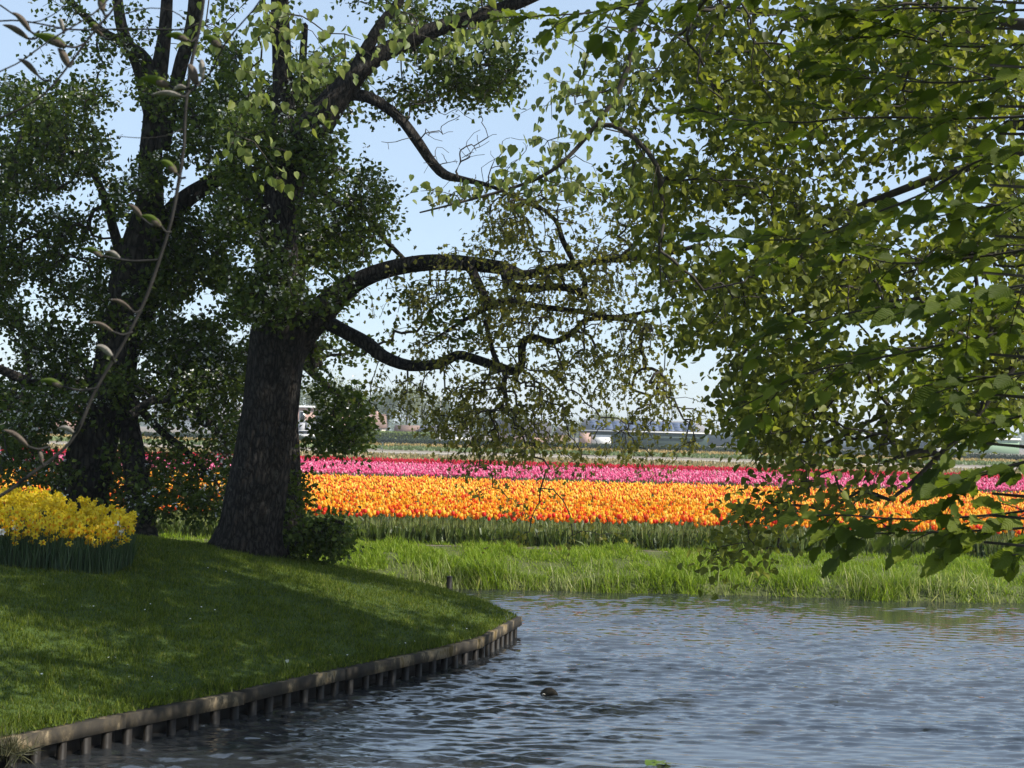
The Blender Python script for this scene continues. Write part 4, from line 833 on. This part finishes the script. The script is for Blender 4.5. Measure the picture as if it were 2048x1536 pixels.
BUDS = [(338, 171, 280, 157, 15, 'g', 379, 176), (56, 77, 5, 50, 9, 'b', 85, 66), (131, 92, 66, 70, 16, 'g', 172, 85), (137, 133, 115, 97, 12, 'b', 146, 121), (75, 150, 36, 118, 8, 'b', 100, 160), (376, 80, 331, 72, 11, 'g', 392, 75), (362, 192, 302, 190, 7, 'f', 380, 182), (372, 176, 345, 182, 6, 'f', 380, 180), (441, 92, 405, 74, 14, 'g', 449, 90), (393, 168, 376, 128, 15, 'b', 381, 180), (405, 155, 402, 118, 9, 'f', 392, 172), (352, 345, 321, 322, 11, 'g', 371, 355), (322, 452, 282, 432, 11, 'g', 343, 464), (284, 436, 256, 410, 8, 'b', 322, 452), (205, 512, 164, 499, 9, 'g', 317, 520), (240, 517, 210, 505, 7, 'f', 317, 520), (262, 619, 219, 600, 6, 'b', 281, 620), (225, 663, 178, 646, 6, 'b', 266, 664), (224, 712, 191, 692, 9, 'f', 232, 722), (125, 773, 79, 762, 9, 'g', 195, 776), (148, 866, 116, 857, 7, 'f', 160, 850), (55, 892, 7, 860, 8, 'b', 100, 893), (84, 925, 78, 905, 6, 'b', 92, 928), (205, 20, 200, -15, 12, 'g', 214, 30), (60, 62, 25, 25, 9, 'b', 80, 62), (195, 55, 176, 56, 9, 'g', 215, 60), (126, 60, 118, 38, 6, 'f', 130, 60), (205, 72, 180, 60, 7, 'b', 232, 74)]
for x0, y0, x1, y1, w, kd, ax, ay in BUDS:
    D_ = 1.9 + rng.normal(0, 0.02); a, b_ = PX(x0, y0, D_), PX(x1, y1, D_); att = PX(ax, ay, 1.9)
    mb = MB(); K = spline(np.vstack([att, (att + a) / 2 + np.array([0, 0, -0.004]), a]), 0.006); tube(mb, K, 0.0016, 6); mb.obj('stalk', MAT['twig_grey'], mag, smooth=True)
    u = np.linspace(0, 1, 10); wr_ = w * D_ / FPX * 0.58 * np.sin(np.pi * np.clip(u * 0.9 + 0.06, 0, 1) ** 0.75) ** 1.15 + 0.0008
    wr_[-1] = 0.0004; mb = MB(); P_ = a + (b_ - a) * u[:, None] + np.array([0, 0, 1]) * (0.004 * np.sin(u * 3.1))[:, None]
    tube(mb, P_, wr_, 10, disp=lambda i, an, P2, rr: 1 + 0.22 * np.sin(an * 3 + i * 0.35) + 0.08 * np.sin(an * 8)); bo = mb.obj('bud', {'g': MATG, 'b': MATB, 'f': MATF}[kd], mag, smooth=True)
    if kd == 'g': 
        mb = MB(); tube(mb, P_[:5] + np.array([0, -0.0005, -0.001]), wr_[:5] * np.array([1.1, 1.12, 1.1, 1.0, 0.5]), 10, cap=False); mb.obj('scale', MATB, bo, smooth=True)
        bo.children[0].matrix_parent_inverse = Matrix()

# ------------------------------------------------------------------ the floating things
p = PX(1098, 1388, 12.0); D_ = 2.32 * FPX / (1388 - 868); p = PX(1098, 1388, D_)
coot = thing('water_bird', 'dark brown bird floating low with its head tucked and a pale cheek stripe', 'bird', (p[0], p[1], -0.5))
mb = MB(); u = np.linspace(0, 1, 14); 
K = np.stack([-0.075 + 0.15 * u, 0 * u, 0.012 + 0.03 * np.sin(u * math.pi) ** 0.8 * (1 - 0.25 * u)], -1) + np.array([p[0], p[1], -0.5])
rad = 0.036 * np.sin(np.clip(u * 0.94 + 0.03, 0, 1) * math.pi) ** 0.55 * (0.85 + 0.2 * np.sin(u * 3.1))
MBD = noise_mat('dark_feathers', [(0.3, (0.012, 0.01, 0.007)), (0.7, (0.045, 0.035, 0.022))], scale=60, bump=0.4, bscale=160, bdist=0.003)
tube(mb, K, rad, 16).obj('body', MBD, coot, smooth=True)
mb = MB(); tube(mb, np.array([p[0], p[1], -0.5]) + np.array([(-0.062, -0.03, 0.016), (-0.055, -0.04, 0.024), (-0.045, -0.043, 0.026), (-0.035, -0.042, 0.021)]), [0.002, 0.0045, 0.0045, 0.002], 6).obj('cheek_stripe', plain('pale_feathers', (0.6, 0.55, 0.48)), coot)
D_ = 2.32 * FPX / (1399 - 861); p = PX(818, 1399, D_)
mb = MB(); tube(mb, np.array([p[0], p[1], -0.5]) + np.array([(-0.035, 0, 0.0), (-0.02, 0, 0.008), (0.01, 0, 0.012), (0.035, 0, 0.004)]), [0.004, 0.01, 0.011, 0.004], 8)
tag(mb.obj('driftwood', MAT['pile'], smooth=True), 'small dark chunk of wood drifting off the timber edging', 'driftwood')
D_ = 2.32 * FPX / (1526 - 874); p = PX(1312, 1526, D_); lily = thing('water_lily', 'bright green floating leaves just breaking the water surface', 'water plant', (p[0], p[1], -0.49))
MLP = leaf_mat('lily_leaf', [(0, (0.09, 0.15, 0.03)), (1, (0.16, 0.22, 0.04))], 0.3, per='object')
for dx, dy, rx, tilt in ((-0.035, 0, 0.045, 0.35), (0.03, 0.02, 0.05, 0.1), (0.075, -0.01, 0.035, -0.12)):
    a = np.linspace(0.25, 6.03, 15); V = np.vstack([[(0, 0, 0)], np.stack([rx * np.cos(a), rx * 0.9 * np.sin(a), 0.006 * np.sin(3 * a) + tilt * rx * np.sin(a)], -1)]) + np.array([p[0] + dx, p[1] + dy, -0.478])
    MB().add(V, [(0, i, i + 1) for i in range(1, 15)]).obj('leaf', MLP, lily)

# ------------------------------------------------------------------ hedge, buildings and trees at the far side of the field
MAT['hedge'] = leaf_mat('hedge_leaf', [(0, (0.015, 0.03, 0.012)), (1, (0.045, 0.07, 0.025))], 0.2)
MAT['hedgecore'] = plain('hedge_core', (0.02, 0.032, 0.014))
def hedge(label, x0, x1, y0, dep, h, mt, n, lsize=0.16):
    t = thing('hedge', label, 'hedge', ((x0 + x1) / 2, y0, 0)); bx('core', x0, x1, y0 + 0.1, y0 + dep - 0.1, 0, h - 0.08, MAT['hedgecore'], t)
    q = np.stack([rng.uniform(x0, x1, n), np.where(rng.random(n) < 0.6, y0 + rng.normal(0.05, 0.06, n), rng.uniform(y0, y0 + dep, n)), rng.uniform(0.02, h, n)], -1); top = q[:, 1] > y0 + 0.25; q[top, 2] = h - 0.06 + rng.normal(0, 0.04, top.sum())
    scatter(MB(), *KITE, q, basis(rdir(n), rdir(n)), rng.uniform(0.7, 1.3, n) * lsize).obj('foliage', mt, t)['kind'] = 'stuff'
hedge('long low clipped dark hedge closing the far side of the field', -75, 88, 178, 1.4, 0.72, MAT['hedge'], 26000, 0.2)
MAT['hedgelt'] = leaf_mat('light_hedge_leaf', [(0, (0.08, 0.12, 0.02)), (1, (0.2, 0.25, 0.05))], 0.3)
hedge('bright green shaggy hedge before the low cottage roofs', -28, -11, 205, 2.0, 1.5, MAT['hedgelt'], 6000, 0.25)
BR_ = noise_mat('brick', [(0.3, (0.36, 0.22, 0.17)), (0.7, (0.48, 0.32, 0.26))], scale=2.5, detail=8); WH = plain('white_render', (0.75, 0.74, 0.7)); GR = plain('shade_grey', (0.36, 0.36, 0.37)); GLS = plain('window_glass', (0.03, 0.035, 0.04), rough=0.1, spec=0.6)
TILE = noise_mat('brown_tiles', [(0.3, (0.16, 0.1, 0.075)), (0.7, (0.26, 0.17, 0.13))], scale=3); SLATE = noise_mat('grey_roof', [(0.3, (0.16, 0.155, 0.16)), (0.7, (0.25, 0.24, 0.245))], scale=2); SOLAR = plain('solar_panel', (0.06, 0.08, 0.14), rough=0.35, spec=0.5); DG = plain('dark_green_cladding', (0.035, 0.06, 0.05)); LG = plain('pale_green_cladding', (0.22, 0.33, 0.2), var=0.06); DB = plain('dark_blue_cladding', (0.06, 0.085, 0.1), var=0.1); TAN = plain('tan_boarding', (0.42, 0.28, 0.16)); CREAM = plain('cream_wall', (0.5, 0.46, 0.38))
def gable(name, x0, x1, y0, y1, z0, z1, mt, parent, over=0.3, axis='x', hip=0.0, th=0.16):
    x0, x1, y0, y1 = x0 - over, x1 + over, y0 - over, y1 + over
    if axis == 'x': r0, r1 = (x0 + hip, (y0 + y1) / 2), (x1 - hip, (y0 + y1) / 2); c_ = [(x0, y0), (x1, y0), (x1, y1), (x0, y1)]; Fc = [(0, 1, 5, 4), (2, 3, 4, 5)]; G = [(3, 0, 4), (1, 2, 5)]
    else: r0, r1 = ((x0 + x1) / 2, y0 + hip), ((x0 + x1) / 2, y1 - hip); c_ = [(x0, y0), (x1, y0), (x1, y1), (x0, y1)]; Fc = [(1, 2, 5, 4), (3, 0, 4, 5)]; G = [(0, 1, 4), (2, 3, 5)]
    V = [(*p_, z0) for p_ in c_] + [(*r0, z1), (*r1, z1)]
    mb = MB(); mb.add(V, Fc); mb.f.append((np.array(G), 0)); mb.f.append((np.array([(3, 2, 1, 0)]), 0)); return mb.obj(name, mt, parent)
def win(x0, x1, y, z0, z1, parent, mt=None):
    w = bx('window', x0, x1, y - 0.06, y + 0.05, z0, z1, mt or WH, parent); g_ = bx('pane', x0 + 0.12, x1 - 0.12, y - 0.075, y - 0.062, z0 + 0.12, z1 - 0.12, GLS, w); g_.matrix_parent_inverse = Matrix()
# brick building with flat white roof edge
t = thing('brick_building', 'flat roofed brick building with white roof edge behind the low white shed', 'building', (-33, 232, 0))
bx('wall', -42, -27.4, 230, 242, 0, 5.0, BR_, t); bx('roof', -42.3, -27.1, 229.7, 242.3, 5.01, 5.35, WH, t)
for x0 in (-39.5, -36.8, -34.2, -31.6): win(x0, x0 + 0.9, 230, 2.9, 4.5, t)
bx('shutter', -30.0, -29.2, 229.9, 230.05, 3.0, 4.5, WH, t)
t = thing('storage_shed', 'low white shed with its shade painted grey before the brick building', 'shed', (-30, 222, 0))
bx('wall', -33.2, -26.9, 221, 228, 0, 2.75, WH, t); bx('roof', -33.4, -26.7, 220.8, 228.2, 2.76, 2.95, WH, t)
for k in range(4): bx('painted_shade', -33.0 + k * 1.15, -31.95 + k * 1.15, 220.88, 220.995, 0.5, 2.6, GR, t)  # grey strips paint the shade onto the left of the shed front
t = thing('parked_car', 'small white car parked before the low white shed', 'car', (-31, 214, 0))
mb = MB(); prof = [(-2.0, 0.35), (-2.0, 0.8), (-1.2, 0.95), (-0.7, 1.42), (0.9, 1.45), (1.6, 1.0), (2.05, 0.85), (2.05, 0.35)]; V = [(x_ - 31, 213.2 + s_ * 1.6, z_) for s_ in (0, 1) for x_, z_ in prof]; n = len(prof)
mb.add(V, [(i, (i + 1) % n, n + (i + 1) % n, n + i) for i in range(n)]); mb.f.append((np.array([list(range(n))[::-1], list(range(n, 2 * n))]), 0)); mb.obj('body', WH, t); bx('side_window', -31.7, -30.0, 213.15, 213.19, 0.95, 1.36, GLS, t)
for x_ in (-32.3, -29.7):
    for y_ in (213.1, 214.7): tube(MB(), [(x_, y_, 0.32), (x_, y_ + 0.2, 0.32)], 0.32, 12).obj('wheel', plain('tyre', (0.02, 0.02, 0.02)), t)
def house(name, label, cat, X0, X1, D_, dep, wz, rz, wall, roof, wins=(), axis='x', hip=0.0, chim=None):
    t = thing(name, label, cat, ((X0 + X1) / 2, D_, 0)); bx('wall', X0, X1, D_, D_ + dep, 0, wz, wall, t); r_ = gable('roof', X0, X1, D_, D_ + dep, wz + 0.004, rz, roof, t, axis=axis, hip=hip)
    for a, b_, z0, z1 in wins: win(a, b_, D_, z0, z1, t)
    if chim: c_ = bx('chimney', chim, chim + 0.6, D_ + dep / 2 - 0.3, D_ + dep / 2 + 0.3, rz - 0.6, rz + 0.5, BR_, r_); c_.matrix_parent_inverse = Matrix()
    return t
house('farmhouse', 'house with broad brown tiled roof between brick building and tall trees', 'house', -28.4, -22.8, 252, 8, 2.1, 4.6, CREAM, TILE, ((-27.5, -26.4, 0.8, 1.9),), chim=-24.5)
house('farmhouse', 'low cottage with a faded brown roof behind the bright hedge', 'house', -19.5, -14.6, 240, 7, 1.5, 2.7, CREAM, TILE)
house('barn', 'low barn with long pale grey roof behind the white flagpole', 'barn', -15.0, -7.0, 236, 8, 1.6, 2.75, WH, SLATE, ((-12, -11, 0.4, 1.3),))
t = house('farmhouse', 'dark roofed farmhouse with an orange tan gable beside the solar barn', 'house', -2.2, 6.5, 236, 9, 1.9, 3.9, BR_, plain('dark_roof', (0.07, 0.065, 0.07)), ((-0.5, 0.6, 0.6, 1.7), (2.4, 3.5, 0.6, 1.7)))
mb = MB(); mb.add([(7.2, 235.5, 0), (9.6, 235.5, 0), (9.6, 235.5, 1.7), (8.4, 235.5, 3.4), (7.2, 235.5, 1.7)], [(0, 1, 2, 3, 4)]); mb.add([(7.2, 241, 0), (9.6, 241, 0), (9.6, 241, 1.7), (8.4, 241, 3.4), (7.2, 241, 1.7)], [(4, 3, 2, 1, 0)]); mb.add([(7.2, 235.5, 1.7), (7.2, 235.5, 0), (7.2, 241, 0), (7.2, 241, 1.7), (9.6, 235.5, 1.7), (9.6, 235.5, 0), (9.6, 241, 0), (9.6, 241, 1.7)], [(0, 1, 2, 3), (7, 6, 5, 4)]); mb.obj('gable_end', TAN, t); gable('gable_roof', 7.1, 9.7, 235.6, 241, 1.75, 3.55, SLATE, t, axis='y', over=0.15)
t = thing('solar_barn', 'barn with blue grey solar panelled roof and bright white garage door', 'barn', (18, 232, 0))
bx('wall', 11.6, 32, 231, 243, 0, 2.6, DG, t); r_ = gable('roof', 11.6, 32, 231, 243, 2.61, 4.5, SLATE, t, hip=0.9); bx('end_wall', 11.2, 13.0, 230.6, 230.99, 0, 2.3, BR_, t); bx('garage_door', 13.1, 16.3, 230.85, 230.995, 0, 1.9, WH, t); bx('gutter', 11.2, 32.4, 230.45, 230.62, 2.48, 2.66, WH, t)
sl_ = (4.5 - 2.61) / 6.3
for k in range(14):
    x0 = 13.0 + k * 1.25
    for r2 in range(3):
        ya, yb = 231.3 + r2 * 1.6, 231.3 + r2 * 1.6 + 1.5; za, zb = 2.66 + (ya - 230.7) * sl_, 2.66 + (yb - 230.7) * sl_
        o = MB().add([(x0, ya, za), (x0 + 1.17, ya, za), (x0 + 1.17, yb, zb), (x0, yb, zb)] + [(x0, ya, za + 0.05), (x0 + 1.17, ya, za + 0.05), (x0 + 1.17, yb, zb + 0.05), (x0, yb, zb + 0.05)], [(4, 5, 6, 7), (0, 1, 5, 4), (1, 2, 6, 5), (2, 3, 7, 6), (3, 0, 4, 7)]).obj('solar_panel', SOLAR, r_); o.matrix_parent_inverse = Matrix()
t = thing('warehouse', 'long dark blue grey warehouse with a row of white edged low gables', 'warehouse', (66, 335, 0)); bx('wall', 37, 97, 331, 350, 0, 2.7, DB, t)
for k in range(8):
    x0 = 37 + k * 7.5; mb = MB(); mb.add([(x0 + 0.02, 330.9, 2.705), (x0 + 7.48, 330.9, 2.705), (x0 + 3.75, 330.9, 3.5), (x0 + 0.02, 350, 2.705), (x0 + 7.48, 350, 2.705), (x0 + 3.75, 350, 3.5)], [(0, 1, 2), (5, 4, 3)]); mb.f.append((np.array([(0, 2, 5, 3), (2, 1, 4, 5)]), 1)); mb.obj('gable_roof', [DB, WH], t)
    bx('verge', x0 + 0.02, x0 + 7.4, 345, 349, 3.52, 3.7, WH, t)
t = thing('green_shed', 'pale green shed with two white doors and white roof edge', 'shed', (105, 332, 0)); bx('wall', 97.1, 118, 330, 345, 0, 3.2, LG, t); bx('roof', 97.05, 118.3, 329.7, 345.3, 3.205, 3.6, WH, t)
for x0 in (98.6, 102.7): bx('door', x0, x0 + 1.2, 329.9, 329.995, 0.02, 2.15, WH, t)
t = thing('flagpole', 'thin white flagpole above the low roofs behind the hedge', 'flagpole', (-11.6, 233, 0)); tube(MB(), [(-11.6, 233, 0), (-11.6, 233, 3.5), (-11.6, 233, 7.2)], [0.09, 0.07, 0.05], 8).obj('pole', WH, t); tube(MB(), [(-11.6, 233, 7.2), (-11.6, 233, 7.3)], [0.1, 0.1], 8).obj('finial', WH, t)
house('farmhouse', 'grey roofed house with white front seen between the oak and the slim trunk', 'house', -55, -44, 236, 9, 2.6, 5.5, WH, SLATE, ((-53, -52, 0.8, 2.0), (-48, -47, 0.8, 2.0)))
house('farmhouse', 'brown brick house with tiled roof seen behind the daffodils and hawthorn limbs', 'house', -86, -74, 245, 9, 2.6, 5.2, BR_, TILE, ((-83, -82, 0.8, 2.0),))

MAT['ftree'] = [leaf_mat('far_tree_a', [(0, (0.05, 0.075, 0.03)), (1, (0.13, 0.16, 0.07))], 0.3), leaf_mat('far_tree_b', [(0, (0.1, 0.12, 0.04)), (1, (0.22, 0.24, 0.09))], 0.3), leaf_mat('far_tree_c', [(0, (0.14, 0.17, 0.03)), (1, (0.3, 0.33, 0.07))], 0.3)]
def far_tree_mesh(seed, H=10.0, W=4.2, kind=0, n=2600):
    r2 = np.random.default_rng(seed); c_ = r2.normal(0, 1, (16, 3)); c_ = unit(c_) * r2.random((16, 1)) ** 0.5 * np.array([W * 0.62, W * 0.62, H * 0.28]) + np.array([0, 0, H * 0.62]); q = c_[r2.integers(0, 16, n)] + r2.normal(0, 1, (n, 3)) * W * 0.2
    cm = scatter(MB(), *KITE, q, basis(unit(r2.normal(size=(n, 3))), unit(r2.normal(size=(n, 3)))), r2.uniform(0.25, 0.55, n)).mesh('crown', MAT['ftree'][kind])
    mb = MB(); tube(mb, [(0, 0, 0), (0.1, 0, H * 0.3), (0, 0.1, H * 0.7)], [0.28, 0.2, 0.08], 7)
    for c2 in c_[:9]: tube(mb, [(0.05, 0, H * 0.28), (c2 + np.array([0, 0, H * 0.3])) / 2, c2], [0.14, 0.1, 0.04], 5)
    return mb.mesh('trunk', MAT['twig']), cm
FT = [far_tree_mesh(11), far_tree_mesh(12, W=3.4), far_tree_mesh(13, kind=1), far_tree_mesh(14, kind=2, W=3.6), far_tree_mesh(15, W=4.6, kind=1, n=1500)]
def far_tree(px, top, D_, v, label, group, sx=1.0):
    p_ = PX(px, 860, D_); hz = 866 + (px - 1024) * math.tan(ROLL); H = 1.82 + (hz - top) * D_ / FPX; k = H / 9.6
    t = thing('broadleaf_tree', label, 'tree', (p_[0], D_, 0), group)
    for nm, me in zip(('trunk', 'crown'), FT[v]): o = bpy.data.objects.new(nm, me); COL.objects.link(o); o.parent = t
    t.scale = (k * sx, k * sx, k); t.rotation_euler = (0, 0, rng.uniform(0, 6.28))
for i, px in enumerate((585, 628, 668, 706, 742, 775, 812, 848, 884)): far_tree(px, 756 + (0, 6, -4, 10, 24, 14, 8, 20, 30)[i], 330 + 18 * (i % 3), (0, 2, 4, 0, 1)[i % 5], 'tall hazy tree in the row behind the brick building', 'tall trees behind the brick building', 0.8)
for i, px in enumerate((930, 968, 1005, 1040)): far_tree(px, 812 + 6 * (i % 3), 380, (4, 1, 0, 2)[i], 'smaller hazy tree behind the low barns', 'trees behind the low barns')
for px, top, v, lab in ((1205, 822, 2, 'round pale tree behind the brick end of the solar barn'), (1228, 830, 3, 'yellow green tree rising over the solar barn'), (1262, 826, 0, 'dark green tree rising behind the solar panels of the barn'), (1150, 836, 4, 'thin tree between the farmhouse gable and the solar barn')): far_tree(px, top, 290, v, lab, None)
for i, px in enumerate((1480, 1530, 1590, 1660, 1840, 1900, 1960, 2030)): far_tree(px, 866 + 5 * (i % 3), 480, (4, 0, 2)[i % 3], 'low distant tree beyond the dark warehouse', 'distant trees beyond the warehouse', 1.2)
for i, px in enumerate((-10, 50, 110, 170, 330, 380, 430, 470)): far_tree(px, 778 + 9 * (i % 4), 350 + 20 * (i % 2), (0, 4, 2, 1)[i % 4], 'hazy tree glimpsed between the leaning trunk and the oak', 'distant trees seen behind the hawthorns')

# distant woods along the horizon and the air of the plain
mb = MB(); n = 26000; x = rng.uniform(-1, 1, n); y = rng.uniform(820, 1100, n); x = x * y * 0.46
H = 7 + 6 * np.maximum(0, vnoise(x * 0.02, 1.0)) + 2.5 * vnoise(x * 0.09, 2.0)
scatter(mb, *KITE, np.stack([x, y, rng.random(n) * H], -1), basis(rdir(n), rdir(n)), rng.uniform(1.4, 3.2, n))
tag(mb.obj('woodland', MAT['ftree'][0]), 'hazy band of distant woods along the horizon', 'woodland', kind='stuff')
hz = bpy.data.materials.new('haze'); hz.use_nodes = True; nt = hz.node_tree; nt.nodes.remove(nt.nodes['Principled BSDF'])
pv = nt.nodes.new('ShaderNodeVolumePrincipled'); pv.inputs['Color'].default_value = (0.86, 0.93, 1.0, 1); pv.inputs['Density'].default_value = 0.00045; pv.inputs['Anisotropy'].default_value = 0.2
nt.links.new(pv.outputs[0], nt.nodes['Material Output'].inputs['Volume'])
hb = box(MB(), -1300, 1300, -120, 1600, -2.7, 19).obj('haze', hz); tag(hb, 'thin bluish haze in the air over the flat fields', 'haze', kind='stuff')
